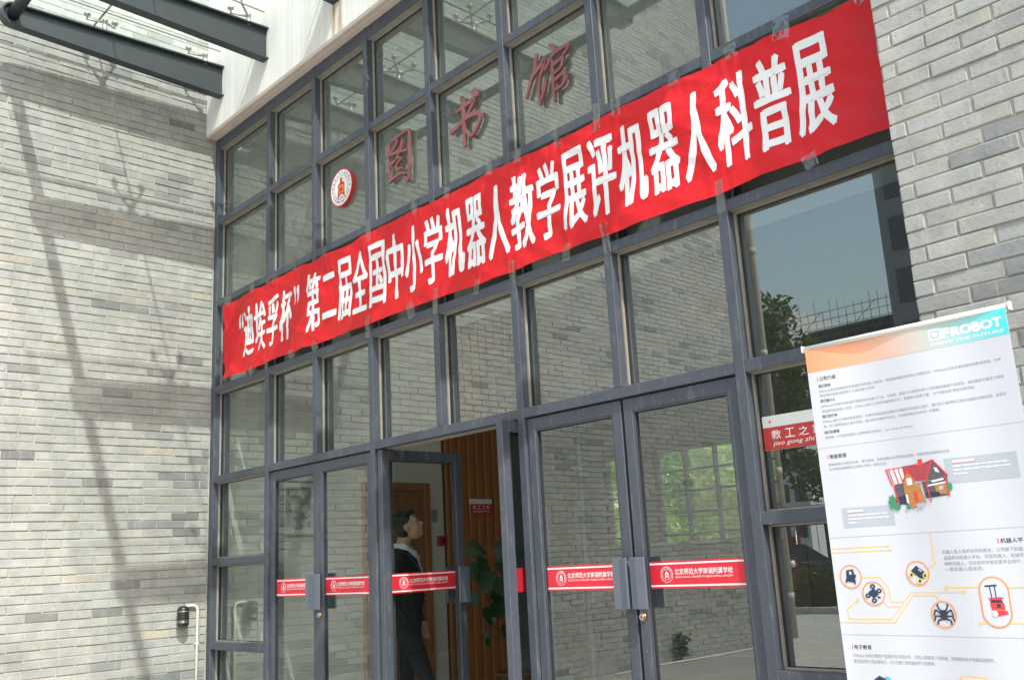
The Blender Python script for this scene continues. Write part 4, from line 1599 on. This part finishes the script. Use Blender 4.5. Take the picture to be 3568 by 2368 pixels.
# back wall with window openings
bw = MB()
YB = 7.0
for a, b, c, d in ((-5, -1.52, FZ, 5.402), (-0.76, -0.56, FZ, 5.402), (1.47, 10, FZ, 5.402), (-1.52, -0.76, FZ, 1.49), (-1.52, -0.76, 2.80, 5.402), (-0.56, 1.47, FZ, 1.49), (-0.56, 1.47, 2.80, 5.402)):
    bw.box(a, b, YB, YB + 0.2, c, d)
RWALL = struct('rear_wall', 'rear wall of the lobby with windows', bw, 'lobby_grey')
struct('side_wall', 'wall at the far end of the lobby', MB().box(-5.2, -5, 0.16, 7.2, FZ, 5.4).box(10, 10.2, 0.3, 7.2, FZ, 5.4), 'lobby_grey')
for a, b, lab in ((-1.52, -0.76, 'narrow rear lobby window beside the wide one, trees outside'), (-0.56, 1.47, 'wide rear lobby window with green trees outside')):
    w = rep('window', RWALL, (a, YB + 0.05, 1.49))
    w['label'] = lab
    W_, H_ = b - a, 1.31
    cols = max(1, round(W_ / 0.5))
    for k in range(cols + 1):
        x = W_ * k / cols
        x = min(max(x, 0.024), W_ - 0.024)
        MB().box(x - 0.024, x + 0.024, 0, 0.06, 0, H_).obj('window_bar', 'frame_paint', w)
    for k in range(6):
        z = 0.10 + 0.29 * k if k < 5 else H_
        z = min(z, H_ - 0.015)
        MB().box(0, W_, 0.004, 0.056, z - 0.014, z + 0.014).obj('window_bar', 'frame_paint', w)
    for k in range(cols):
        MB().box(W_ * k / cols + 0.03, W_ * (k + 1) / cols - 0.03, 0.028, 0.032, 0.02, H_ - 0.03).obj('pane', 'inner_glass', w)
    MB().box(-0.05, W_ + 0.05, -0.16, 0.0, -0.04, -0.002).obj('sill', 'kerb_stone', w)

sk = thing('fill_skylight', 'unseen roof glazing added at the far right of the lobby ceiling for daylight', 'fill_skylight', (6.6, 1.2, 5.42))  # unseen roof glazing, added to let daylight brighten the lobby
for k in range(4):
    MB().box(0.8 * k + 0.03, 0.8 * k + 0.77, 0.0, 2.6, 0.0, 0.01).obj('pane', 'inner_glass', sk)
    MB().box(0.8 * k - 0.028, 0.8 * k + 0.028, 0.0, 2.6, -0.02, 0.05).obj('glazing_bar', 'frame_paint', sk)
# timber slat panel on the side wall
sl = thing('slat_panel', 'orange-brown vertical timber slat panel on the lobby wall', 'wall panel')
MB().box(0.002, 0.02, 2.665, 3.62, FZ, 5.0).obj('backing_board', 'dark_wood', sl)
y = 2.672
k = 0
while y < 3.60:
    d = 0.052 if k % 2 else 0.038
    MB().box(0.0205, 0.0205 + d, y, y + 0.052, FZ + 0.002, 4.99, 0, 0.006).obj('slat', 'slat_wood', sl)
    y += 0.0605
    k += 1
s2 = room_sign('small dark red and white room sign on the timber slats inside', (0.085, 2.962, 1.868), PI / 2, 0.318, 0.162)

# interior timber door
dr = rep('timber_door', IWALL, (0.002, 1.62, FZ))
dr['label'] = 'brown timber door behind the man inside the lobby'
for (a, b, c, d) in ((0, 0.075, 0, 2.185), (0.765, 0.84, 0, 2.185), (0.075, 0.765, 2.11, 2.185)):
    MB().box(0.0, 0.045, a, b, c, d, 0, 0.004).obj('door_frame', 'slat_wood', dr)
MB().box(0.0, 0.025, 0.078, 0.762, 0.006, 2.107, 0, 0.002).obj('door_leaf', 'door_wood', dr)
MB().tube([(0.03, 0.14, 1.02), (0.075, 0.14, 1.02), (0.08, 0.25, 1.02)], 0.009, 8).obj('handle', 'steel', dr)

# ink picture
pc = thing('framed_picture', 'framed black ink landscape picture on the white lobby wall', 'picture', (0.002, 0.685, 1.675))
for (a, b, c, d) in ((0, 0.02, 0, 0.525), (0.425, 0.445, 0, 0.525), (0.02, 0.425, 0, 0.02), (0.02, 0.425, 0.505, 0.525)):
    MB().box(0, 0.025, a, b, c, d, 0, 0.002).obj('frame_bar', 'dark_wood', pc)
MB().box(0, 0.010, 0.02, 0.425, 0.02, 0.505).obj('mount', 'sign_white', pc)
MB().box(0.0102, 0.012, 0.085, 0.36, 0.065, 0.465).obj('painting', 'ink_painting', pc)

al = thing('fire_alarm', 'small red fire alarm call point on the white lobby wall', 'fire alarm', (0.002, 2.560, 1.548))
MB().box(0, 0.045, 0, 0.12, 0, 0.10, 0, 0.006).obj('alarm_case', 'alarm_red', al)
MB().box(0.0455, 0.048, 0.038, 0.082, 0.03, 0.075, 0, 0.001).obj('break_pane', 'black_plastic', al)
nt = thing('notice_sheet', 'pale green notice sheet on the white lobby wall above the fire alarm', 'notice', (0.002, 2.497, 1.79))
MB().box(0, 0.002, 0, 0.09, 0, 0.135).obj('paper', 'paper_green', nt)
mb = MB()
for k in range(7):
    mb.box(0.0022, 0.0024, 0.012, 0.078 if k % 3 else 0.055, 0.112 - 0.015 * k, 0.116 - 0.015 * k)
mb.obj('print_lines', 'ink_dark', nt)
# dark partition behind the end bay
pt = thing('timber_partition', 'dark timber partition behind the glass bay with the red sign', 'partition', (4.66, 1.65, FZ))
for k in range(19):
    MB().box(0.155 * k, 0.155 * k + 0.151, 0, 0.03 + (0.003 if k % 2 else 0), 0, 5.3, 0, 0.003).obj('board', 'dark_wood', pt)

# climbing pot plant
pp = thing('pot_plant', 'climbing pot plant with big heart-shaped leaves inside the open doorway', 'plant', (1.12, 2.55, FZ))
MB().lathe([(0.0, 0.0), (0.13, 0.0), (0.17, 0.30), (0.185, 0.31), (0.185, 0.34), (0.165, 0.34), (0.16, 0.30), (0.0, 0.29)], n=24).obj('pot', 'pot', pp)
MB().tube([(0, 0, 0.28), (0, 0, 1.75)], 0.035, 10).obj('moss_pole', 'bark', pp)


def heart(size):
    pts = [(0.0, 0.0), (-0.20, 0.12), (-0.42, 0.02), (-0.52, -0.25), (-0.45, -0.55), (-0.25, -0.85), (0.0, -1.15), (0.25, -0.85), (0.45, -0.55), (0.52, -0.25), (0.42, 0.02), (0.20, 0.12)]
    vs = [(0, -0.2, 0)] + [(x, y, 0) for x, y in pts]
    vs = [(x * size, y * size, (0.16 * abs(x) - 0.12 * (y * y) + 0.02) * size) for x, y, z in vs]
    mid = [(0, -0.7 * size, -0.05 * size)]
    fs = [(0, i, i + 1) for i in range(1, len(pts))] + [(0, len(pts), 1)]
    return vs, fs


hv, hf = heart(1.0)
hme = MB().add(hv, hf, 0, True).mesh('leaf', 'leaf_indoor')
LEAVES = [(900, 680, 0.17, 60), (1075, 690, 0.17, -20), (945, 785, 0.14, 50), (970, 900, 0.185, -10), (870, 830, 0.15, 20), (890, 1020, 0.115, 0), (1080, 930, 0.19, 15), (1040, 1100, 0.17, -30),
          (1000, 1130, 0.15, 10), (1060, 1000, 0.15, 30), (970, 1265, 0.06, 0), (985, 1310, 0.06, 30), (1110, 1240, 0.12, 0), (1100, 800, 0.15, 40), (1180, 700, 0.16, 0), (1190, 950, 0.16, 10), (1120, 620, 0.13, 20), (1150, 1100, 0.16, -10)]


def unproj_x(u, v, x):
    d = CAM_F + CAM_R * ((u - 1784) / FOC) - CAM_U * ((v - 1184) / FOC)
    return CAM_POS + d * ((x - CAM_POS.x) / d.x)


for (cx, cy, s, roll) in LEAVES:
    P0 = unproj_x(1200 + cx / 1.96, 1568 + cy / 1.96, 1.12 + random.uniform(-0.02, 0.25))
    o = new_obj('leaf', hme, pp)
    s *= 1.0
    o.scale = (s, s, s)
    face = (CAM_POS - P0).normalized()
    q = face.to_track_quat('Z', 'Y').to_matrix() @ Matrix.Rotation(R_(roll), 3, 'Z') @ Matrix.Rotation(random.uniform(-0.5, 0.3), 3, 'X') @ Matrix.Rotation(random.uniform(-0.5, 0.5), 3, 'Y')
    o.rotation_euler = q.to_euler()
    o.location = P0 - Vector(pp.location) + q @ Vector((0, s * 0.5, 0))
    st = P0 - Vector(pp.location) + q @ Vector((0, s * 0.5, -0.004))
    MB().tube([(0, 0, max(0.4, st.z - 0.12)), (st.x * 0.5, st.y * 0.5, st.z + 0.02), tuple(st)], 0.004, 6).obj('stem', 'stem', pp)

# ------------------------------------------------------------------ man in the lobby
_s = bmesh.new()
bmesh.ops.create_uvsphere(_s, u_segments=18, v_segments=12, radius=1.0)
_s.verts.index_update()
SPH = ([v.co.copy() for v in _s.verts], [[v.index for v in f.verts] for f in _s.faces])
_s.free()


def sphere(acc, m):
    b = len(acc[0])
    acc[0].extend([m @ v for v in SPH[0]])
    acc[1].extend([[i + b for i in f] for f in SPH[1]])


def blob(bm, c, r, rot=None):
    m = Matrix.Translation(c) @ (rot.to_4x4() if rot else Matrix()) @ Matrix.Diagonal((*r, 1))
    sphere(bm, m)


def limb(bm, a, b, ra, rb):
    a, b = Vector(a), Vector(b)
    n = 9
    for k in range(n):
        f = k / (n - 1)
        r = ra + (rb - ra) * f
        sphere(bm, Matrix.Translation(a.lerp(b, f)) @ Matrix.Scale(r, 4))


def hull_mesh(name, build, voxel, smooth, mats, matfn):
    acc = ([], [])
    build(acc)
    me = bpy.data.meshes.new(name)
    me.from_pydata(acc[0], [], acc[1])
    o = bpy.data.objects.new(name, me)
    COL.objects.link(o)
    r = o.modifiers.new('r', 'REMESH')
    r.mode = 'VOXEL'
    r.voxel_size = voxel
    s = o.modifiers.new('s', 'SMOOTH')
    s.factor = 0.5
    s.iterations = smooth
    dg = bpy.context.evaluated_depsgraph_get()
    me2 = bpy.data.meshes.new_from_object(o.evaluated_get(dg))
    bpy.data.objects.remove(o)
    me2.materials.clear()
    for m in mats:
        me2.materials.append(M(m))
    for p in me2.polygons:
        p.use_smooth = True
        p.material_index = matfn(p.center)
    me2.name = name
    return me2


def body(bm):
    # forward = +x, right side = -y, up = z
    blob(bm, (0, 0, 0.97), (0.125, 0.165, 0.13))
    blob(bm, (0.02, 0, 1.10), (0.125, 0.155, 0.14))
    blob(bm, (0.005, 0, 1.25), (0.125, 0.165, 0.15))
    blob(bm, (-0.015, 0, 1.36), (0.11, 0.175, 0.11))
    limb(bm, (-0.02, -0.19, 1.405), (-0.02, 0.19, 1.405), 0.062, 0.062)
    limb(bm, (-0.03, 0, 1.44), (-0.005, 0, 1.56), 0.066, 0.056)
    for s, k, an in ((-1, (0.17, -0.10, 0.50), (0.36, -0.10, 0.09)), (1, (-0.04, 0.10, 0.50), (-0.20, 0.10, 0.10))):
        limb(bm, (0, s * 0.085, 0.92), k, 0.098, 0.062)
        limb(bm, k, an, 0.062, 0.042)
        limb(bm, (an[0] - 0.02, an[1], 0.045), (an[0] + 0.16, an[1], 0.035), 0.040, 0.034)
    # right hand in the pocket, left arm hanging
    limb(bm, (-0.02, -0.205, 1.40), (-0.10, -0.255, 1.13), 0.058, 0.046)
    limb(bm, (-0.10, -0.255, 1.13), (0.02, -0.185, 0.96), 0.044, 0.034)
    blob(bm, (0.035, -0.178, 0.935), (0.045, 0.028, 0.045))
    limb(bm, (-0.02, 0.205, 1.40), (-0.03, 0.25, 1.12), 0.058, 0.046)
    limb(bm, (-0.03, 0.25, 1.12), (0.06, 0.24, 0.90), 0.044, 0.032)
    blob(bm, (0.075, 0.235, 0.86), (0.035, 0.024, 0.05))
    for q in range(4):
        limb(bm, (0.06 + 0.016 * q, 0.232, 0.83), (0.075 + 0.016 * q, 0.225, 0.77 + abs(q - 1.5) * 0.008), 0.0095, 0.008)
    limb(bm, (0.09, 0.225, 0.87), (0.115, 0.215, 0.82), 0.010, 0.009)
    # head, tipped back a little
    T = Matrix.Translation((0.035, 0, 1.655)) @ Matrix.Rotation(R_(-22), 4, 'Y')

    def hb(c, r):
        sphere(bm, T @ Matrix.Translation(c) @ Matrix.Diagonal((*r, 1)))
    hb((-0.005, 0, 0.025), (0.098, 0.077, 0.095))
    hb((0.030, 0, -0.035), (0.068, 0.062, 0.085))
    hb((0.062, 0, -0.090), (0.028, 0.032, 0.024))
    hb((0.104, 0, -0.018), (0.020, 0.012, 0.022))
    hb((0.090, 0, 0.012), (0.010, 0.009, 0.03))
    hb((0.088, 0, -0.056), (0.013, 0.024, 0.008))
    hb((0.086, 0, -0.067), (0.013, 0.021, 0.007))
    for s in (-1, 1):
        hb((0.083, s * 0.030, 0.032), (0.016, 0.022, 0.008))
        hb((0.078, s * 0.031, 0.012), (0.010, 0.014, 0.008))
        hb((-0.005, s * 0.078, -0.008), (0.020, 0.010, 0.033))


def body_mat(c):
    if c.z > 1.505 - 0.25 * (c.x + 0.03):
        return 0
    if c.z < 0.075:
        return 3
    if c.z < 0.985:
        if c.y > 0.19 and c.z < 0.91:
            return 0
        if c.y < -0.145 and c.z > 0.955 and c.x < 0.06:
            return 1
        if c.y > 0.165 and c.z > 0.86:
            return 1
        return 2
    return 1


mp = thing('person', 'man in black cardigan and white shirt looking up inside the open glass door', 'person', (1.70, 0.885, FZ), R_(38))
bme = hull_mesh('body', body, 0.0085, 3, ['skin', 'cardigan', 'trousers', 'shoe'], body_mat)
bo = new_obj('body', bme, mp)


def hairb(bm):
    T = Matrix.Translation((0.035, 0, 1.655)) @ Matrix.Rotation(R_(-22), 4, 'Y')
    for c, r in (((-0.022, 0, 0.045), (0.098, 0.087, 0.092)), ((-0.055, 0, -0.005), (0.060, 0.080, 0.085)), ((0.045, 0, 0.10), (0.045, 0.062, 0.026))):
        sphere(bm, T @ Matrix.Translation(c) @ Matrix.Diagonal((*r, 1)))
    for k in range(150):
        a, b = random.uniform(0, 2 * PI), random.uniform(0.1, 1.3)
        p = Vector((-0.03 + 0.095 * math.cos(a) * math.cos(b), 0.082 * math.sin(a) * math.cos(b), 0.045 + 0.088 * math.sin(b)))
        sphere(bm, T @ Matrix.Translation(p) @ Matrix.Scale(random.uniform(0.007, 0.014), 4))


TH = Matrix.Translation((0.035, 0, 1.655)) @ Matrix.Rotation(R_(-22), 4, 'Y')
for sy in (-1, 1):
    for nm, c, r in (('eyebrow', (0.0975, sy * 0.032, 0.041), (0.004, 0.017, 0.0042)), ('eye', (0.0885, sy * 0.031, 0.016), (0.003, 0.011, 0.0042))):
        acc = ([], [])
        sphere(acc, TH @ Matrix.Translation(c) @ Matrix.Diagonal((*r, 1)))
        MB().add(acc[0], acc[1], 0, True).obj(nm, 'hair', mp)
new_obj('hair', hull_mesh('hair', hairb, 0.006, 1, ['hair'], lambda c: 0), mp)
# shirt collar: two wings and the V of the shirt
mb = MB()
for s in (-1, 1):
    mb.add([(-0.075, s * 0.075, 1.525), (0.02, s * 0.078, 1.515), (0.085, s * 0.028, 1.455), (0.105, s * 0.070, 1.405), (0.045, s * 0.098, 1.466), (-0.07, s * 0.090, 1.495)],
           [(0, 1, 4, 5), (1, 2, 3, 4)])
mb.add([(-0.075, -0.075, 1.525), (-0.075, 0.075, 1.525), (-0.07, 0.090, 1.495), (-0.07, -0.090, 1.495)], [(0, 1, 2, 3)])
co = mb.obj('shirt_collar', 'shirt', mp, fix=False)
sm = co.modifiers.new('s', 'SOLIDIFY')
sm.thickness = 0.006
MB().add([(0.082, -0.05, 1.46), (0.082, 0.05, 1.46), (0.145, 0.018, 1.27), (0.150, 0.0, 1.20), (0.145, -0.018, 1.27)], [(0, 1, 2, 3, 4)]).obj('shirt_front', 'shirt', mp)
MB().tube([(-0.06, -0.096, 1.485), (0.05, -0.108, 1.44), (0.125, -0.07, 1.33), (0.158, -0.006, 1.19)], 0.0035, 6).obj('lanyard', 'board_blue', mp)
for z in (1.165, 1.09):
    MB().tube([(0.148, -0.004, z), (0.156, -0.004, z)], 0.006, 8).obj('button', 'steel', mp)

# ------------------------------------------------------------------ trees, seen through the lobby windows and mirrored in the glass
def leaf_cloud(n, rad, clumps, size, seed, squash=1.0):
    rnd = random.Random(seed)
    cs = []
    for k in range(clumps):
        while True:
            p = Vector((rnd.uniform(-1, 1), rnd.uniform(-1, 1), rnd.uniform(-1, 1)))
            if 0.25 < p.length < 1:
                break
        cs.append((Vector((p.x * rad, p.y * rad, p.z * rad * squash)), rnd.uniform(0.22, 0.42) * rad))
    vs, fs = [], []
    for k in range(n):
        c, r = rnd.choice(cs)
        d = Vector((rnd.gauss(0, 1), rnd.gauss(0, 1), rnd.gauss(0, 1))).normalized() * r * rnd.random() ** 0.45
        p = c + d
        a = Vector((rnd.gauss(0, 1), rnd.gauss(0, 1), rnd.gauss(0, 0.7))).normalized()
        b = a.cross(Vector((rnd.gauss(0, 1), rnd.gauss(0, 1), rnd.gauss(0, 1)))).normalized()
        s = size * rnd.uniform(0.6, 1.3)
        i = len(vs)
        vs += [p + a * s, p + b * s * 0.45, p - a * s, p - b * s * 0.45]
        fs.append((i, i + 1, i + 2, i + 3))
    return vs, fs, cs


def tree(name, label, loc, h, rad, mat, n, size, seed, group, squash=1.0, crown_z=None):
    r = thing(name, label, 'tree', loc, random.uniform(0, 6), group)
    vs, fs, cs = leaf_cloud(n, rad, 26, size, seed, squash)
    cz = crown_z or h - rad * squash
    o = MB().add(vs, fs).obj('crown', mat, r, fix=False)
    o.location = (0, 0, cz)
    tb = MB().tube([(0, 0, 0), (0.05, 0.02, cz * 0.5), (0, 0.05, cz), (0.1, 0, cz + rad * squash * 0.6)], [0.05 * h * 0.4, 0.035 * h * 0.4, 0.022 * h * 0.4, 0.01], 8)
    for c, q in cs[:9]:
        tb.tube([(0, 0.03, cz * 0.75), tuple(c * 0.5 + Vector((0, 0, cz * 0.9))), tuple(c + Vector((0, 0, cz)))], [0.05, 0.03, 0.01], 6)
    tb.obj('trunk', 'bark', r)
    return r


GT = 'trees behind the lobby windows'
for k, (x, y, h, rad, lab) in enumerate(((-4.2, 11.5, 5.6, 2.3, 'bright green tree seen through the narrow rear lobby window'), (-1.6, 12.5, 6.2, 2.6, 'bright green tree at the left of the wide rear lobby window'),
                                         (0.8, 11.0, 5.4, 2.2, 'bright green tree at the right of the wide rear lobby window'), (-6.5, 16.0, 8.0, 3.4, 'large green tree farther back behind the rear lobby windows'))):
    tree('tree', lab, (x, y, 0), h, rad, 'leaf_bright', 5200, 0.15, 30 + k, GT)
hd = thing('hedge', 'clipped green hedge outside the rear lobby windows', 'hedge', (-2, 10.2, 0))
rnd = random.Random(5)
vs, fs = [], []
for k in range(9000):
    p = Vector((rnd.uniform(-6, 6), rnd.gauss(0, 0.28), rnd.uniform(0.05, 2.0) * rnd.random() ** 0.3))
    a = Vector((rnd.gauss(0, 1), rnd.gauss(0, 1), rnd.gauss(0, 1))).normalized() * 0.10
    b = a.cross(Vector((rnd.gauss(0, 1), rnd.gauss(0, 1), rnd.gauss(0, 1)))).normalized() * 0.05
    i = len(vs)
    vs += [p + a, p + b, p - a, p - b]
    fs.append((i, i + 1, i + 2, i + 3))
MB().add(vs, fs).obj('foliage', 'leaf_bright', hd, fix=False)

# --- across the forecourt (mirrored in the end bay)
dp = thing('downpipe', 'grey rainwater downpipe at the far end of the brick wall', 'pipe', (WX + 0.085, -9.03, 0))
MB().tube([(0, 0, 0.06), (0, 0, 15.5)], 0.058, 16).obj('pipe_run', 'grey_pipe', dp)
for z in (0.6, 2.4, 4.3, 6.0, 7.8):
    MB().tube([(0, 0, z), (0, 0, z + 0.11)], 0.066, 16).obj('pipe_collar', 'grey_pipe', dp)
MB().tube([(0.02, -0.05, 1.12), (0.09, -0.09, 1.12)], 0.05, 14).obj('access_cap', 'white_pipe', dp)
dp2 = thing('downpipe', 'thinner grey downpipe beside the wide one on the brick wall', 'pipe', (WX + 0.065, -8.84, 0))
MB().tube([(0, 0, 0.06), (0, 0, 15.5)], 0.038, 14).obj('pipe_run', 'grey_pipe', dp2)
for z in (1.1, 3.2, 5.6):
    MB().tube([(0, 0, z), (0, 0, z + 0.08)], 0.044, 14).obj('pipe_collar', 'grey_pipe', dp2)

kb = thing('kerb', 'low stone kerb round the planting bed across the forecourt', 'kerb', (-6.4, -14.6, 0))
for k in range(12):
    MB().box(-4.6 + 0.82 * k, -4.6 + 0.82 * k + 0.80, -0.06 + 0.02 * (k % 2), 0.08, -0.02, 0.14, 0, 0.012).obj('kerb_stone', 'kerb_stone', kb)
for k, (x, y, w, d, h, mat, lab) in enumerate(((-2.6, -15.3, 0.75, 0.65, 0.95, 'leaf_dark', 'clipped dark green shrub mirrored in the lowest end pane'),
                                               (-4.6, -15.8, 1.3, 0.9, 1.05, 'leaf_rust', 'rust-coloured shrub beside the clipped one in the mirrored bed'),
                                               (-7.4, -16.0, 1.5, 0.9, 1.15, 'leaf_mid', 'loose green shrub at the far end of the mirrored bed'))):
    sh = thing('shrub', lab, 'shrub', (x, y, 0), 0, 'shrubs across the forecourt')
    rnd = random.Random(60 + k)
    vs, fs = [], []
    for q in range(4200):
        p = Vector((rnd.uniform(-1, 1), rnd.uniform(-1, 1), rnd.uniform(0.05, 1)))
        if (abs(p.x) ** 3 + abs(p.y) ** 3 + max(0, p.z * 1.0) ** 4) > 1.05:
            continue
        p = Vector((p.x * w, p.y * d, p.z * h))
        a = Vector((rnd.gauss(0, 1), rnd.gauss(0, 1), rnd.gauss(0, 1) + 0.5)).normalized() * 0.06
        b = a.cross(Vector((rnd.gauss(0, 1), rnd.gauss(0, 1), rnd.gauss(0, 1)))).normalized() * 0.03
        i = len(vs)
        vs += [p + a, p + b, p - a, p - b]
        fs.append((i, i + 1, i + 2, i + 3))
    MB().add(vs, fs).obj('foliage', mat, sh, fix=False)

GR = 'trees across the forecourt'
tree('tree', 'dark tall tree mirrored low in the pane beside the red sign', (-7.3, -21.0, 0), 8.75, 2.0, 'leaf_mid', 13000, 0.11, 91, GR, 1.7)
tree('tree', 'dark rounded tree mirrored behind the top of the roll-up banner', (-2.6, -20.0, 0), 5.4, 1.9, 'leaf_dark', 9000, 0.11, 92, GR, 1.2)
tree('tree', 'green tree mirrored at the left of the end bay beyond the downpipes', (-10.5, -24.0, 0), 7.6, 2.3, 'leaf_mid', 8000, 0.12, 93, GR, 1.3)
tree('tree', 'dark tree mirrored at the edge of the end bay near the pier', (0.6, -22.0, 0), 5.6, 2.0, 'leaf_dark', 8000, 0.12, 94, GR, 1.2)

# parked car
car = thing('parked_car', 'dark parked car mirrored in the lowest end pane', 'car', (-6.0, -18.3, 0), 0.0)
pr = [(-2.2, 0.35), (-2.25, 0.75), (-2.05, 0.92), (-1.25, 1.0), (-0.6, 1.42), (0.65, 1.45), (1.35, 1.02), (2.1, 0.90), (2.25, 0.62), (2.2, 0.35)]
MB().prism(pr, lambda u, v, d: (u, -0.85 + d, v), 1.7).obj('body', 'car_paint', car)
for s in (-0.856, 0.856):
    MB().prism([(-1.0, 1.03), (-0.55, 1.36), (-0.02, 1.38), (-0.02, 1.03)], lambda u, v, d, s=s: (u, s + d * (1 if s > 0 else -1), v), 0.004).obj('side_window', 'car_glass', car)
    MB().prism([(0.05, 1.03), (0.05, 1.38), (0.6, 1.38), (1.1, 1.05)], lambda u, v, d, s=s: (u, s + d * (1 if s > 0 else -1), v), 0.004).obj('side_window', 'car_glass', car)
for x in (-1.4, 1.4):
    for s in (-0.8, 0.8):
        MB().tube([(x, s - 0.1, 0.32), (x, s + 0.1, 0.32)], 0.32, 20).obj('wheel', 'rubber', car)
for x, s, mt in ((2.24, -0.6, 'sign_white'), (2.24, 0.6, 'sign_white'), (-2.24, -0.6, 'board_red'), (-2.24, 0.6, 'board_red')):
    MB().box(x - 0.02, x + 0.02, s - 0.16, s + 0.16, 0.64, 0.76, 0, 0.01).obj('headlight' if x > 0 else 'tail_light', mt, car)
nb = thing('notice_board', 'blue and red notice board behind the parked car', 'notice board', (-8.0, -21.5, 0))
MB().box(-0.9, 0.1, 0, 0.06, 0.9, 1.9, 0, 0.01).obj('blue_panel', 'board_blue', nb)
MB().box(0.15, 1.2, 0, 0.06, 0.7, 1.7, 0, 0.01).obj('red_panel', 'board_red', nb)
for x in (-0.8, 0.12, 1.1):
    MB().tube([(x, 0.1, 0), (x, 0.1, 1.9)], 0.03, 8).obj('post', 'steel', nb)

# building site, tower and crane beyond
sb = thing('scaffolded_building', 'half-built dark building ringed with scaffolding, mirrored in the end bay', 'building', (0, 0, 0))
MB().box(-27.2, -6.0, -76, -61, 0, 17.3).obj('shell', 'concrete_dark', sb)
MB().box(-27.5, -6.0, -60.9, -60.7, 0, 17.1).obj('safety_net', 'net_green', sb)
for k in range(34):
    x = -27.9 + 0.62 * k
    MB().tube([(x, -60.3, 0), (x, -60.3, random.uniform(18.2, 19.4))], 0.02, 6).obj('scaffold_pole', 'scaffold_steel', sb)
for z in (16.6, 17.2, 17.8, 18.4):
    MB().tube([(-28.0, -60.25, z), (-7, -60.25, z + 0.03)], 0.025, 6).obj('scaffold_rail', 'scaffold_steel', sb)
for k in range(5):
    x = -27.6 + 4.2 * k
    MB().tube([(x, -60.2, 16.7), (x + 2.2, -60.2, 18.5)], 0.02, 6).obj('scaffold_brace', 'scaffold_steel', sb)
tw = thing('tower_block', 'tall grey tower block mirrored beside the brick pier', 'building', (0, 0, 0))
MB().box(-15.9, -4, -64, -50.5, 0, 33).obj('wall', 'tower_wall', tw)
for r in range(9):
    for k in range(4):
        MB().box(-15.3 + 2.8 * k, -13.4 + 2.8 * k, -50.5, -50.4, 2.0 + 3.3 * r, 4.1 + 3.3 * r).obj('window', 'window_dark', tw)
fb = thing('far_building', 'distant building with haze put into its wall colour, mirrored behind the trees', 'building', (0, 0, 0))
MB().box(-50.8, -46.3, -104, -92, 0, 28.3).obj('wall', 'far_wall_hazed', fb)
for r in range(7):
    for k in range(2):
        MB().box(-50.2 + 2.1 * k, -48.8 + 2.1 * k, -92, -91.9, 2.5 + 3.4 * r, 4.5 + 3.4 * r).obj('window', 'window_dark', fb)
cr = thing('tower_crane', 'red lattice crane jib mirrored in the pale sky of the end bay', 'crane', (0, 0, 0))
A, B = Vector((-53.5, -90, 36.6)), Vector((-46.2, -90, 27.9))
nn = (B - A).normalized().cross(Vector((0, 1, 0)))
off = [nn * 0.35, -nn * 0.35]
for o_ in off:
    MB().tube([A + o_, B + o_ * 0.5], 0.09, 6).obj('jib_chord', 'crane_red', cr)
mb = MB()
for k in range(14):
    p = A.lerp(B, k / 14)
    q = A.lerp(B, (k + 1) / 14)
    mb.tube([p + off[k % 2], q + off[(k + 1) % 2]], 0.05, 5)
mb.obj('jib_lacing', 'crane_red', cr)
MB().tube([(-54.5, -90, 0), (-54.5, -90, 40)], 0.4, 4).obj('mast', 'crane_red', cr)
MB().tube([(-54.5, -90, 40), tuple(A.lerp(B, 0.8))], 0.04, 5).obj('jib_cable', 'crane_red', cr)

# odds and ends along the foot of the brick wall
wd = thing('wall_weed', 'small green weed growing at the foot of the brick wall', 'plant', (0.10, -6.35, 0))
rnd = random.Random(8)
vs, fs = [], []
for k in range(150):
    h = rnd.uniform(0.05, 0.34)
    p = Vector((rnd.gauss(0, 0.05) + 0.02, rnd.gauss(0, 0.07), h))
    a = Vector((rnd.gauss(0, 1), rnd.gauss(0, 1), rnd.gauss(0.4, 1))).normalized() * 0.035
    b = a.cross(Vector((rnd.gauss(0, 1), rnd.gauss(0, 1), rnd.gauss(0, 1)))).normalized() * 0.016
    i = len(vs)
    vs += [p + a, p + b, p - a, p - b]
    fs.append((i, i + 1, i + 2, i + 3))
MB().add(vs, fs).obj('foliage', 'leaf_mid', wd, fix=False)
mb = MB()
for k in range(5):
    mb.tube([(0, 0, 0), (rnd.gauss(0, 0.04), rnd.gauss(0, 0.05), 0.3)], 0.004, 5)
mb.obj('stem', 'stem', wd)
tag(MB().tube([(0.22, -4.9, 0.012), (0.18, -5.8, 0.014), (0.24, -6.9, 0.013), (0.16, -8.2, 0.012)], 0.012, 8).obj('ground_hose', 'white_pipe'), 'thin pale hose lying along the foot of the brick wall', 'hose')
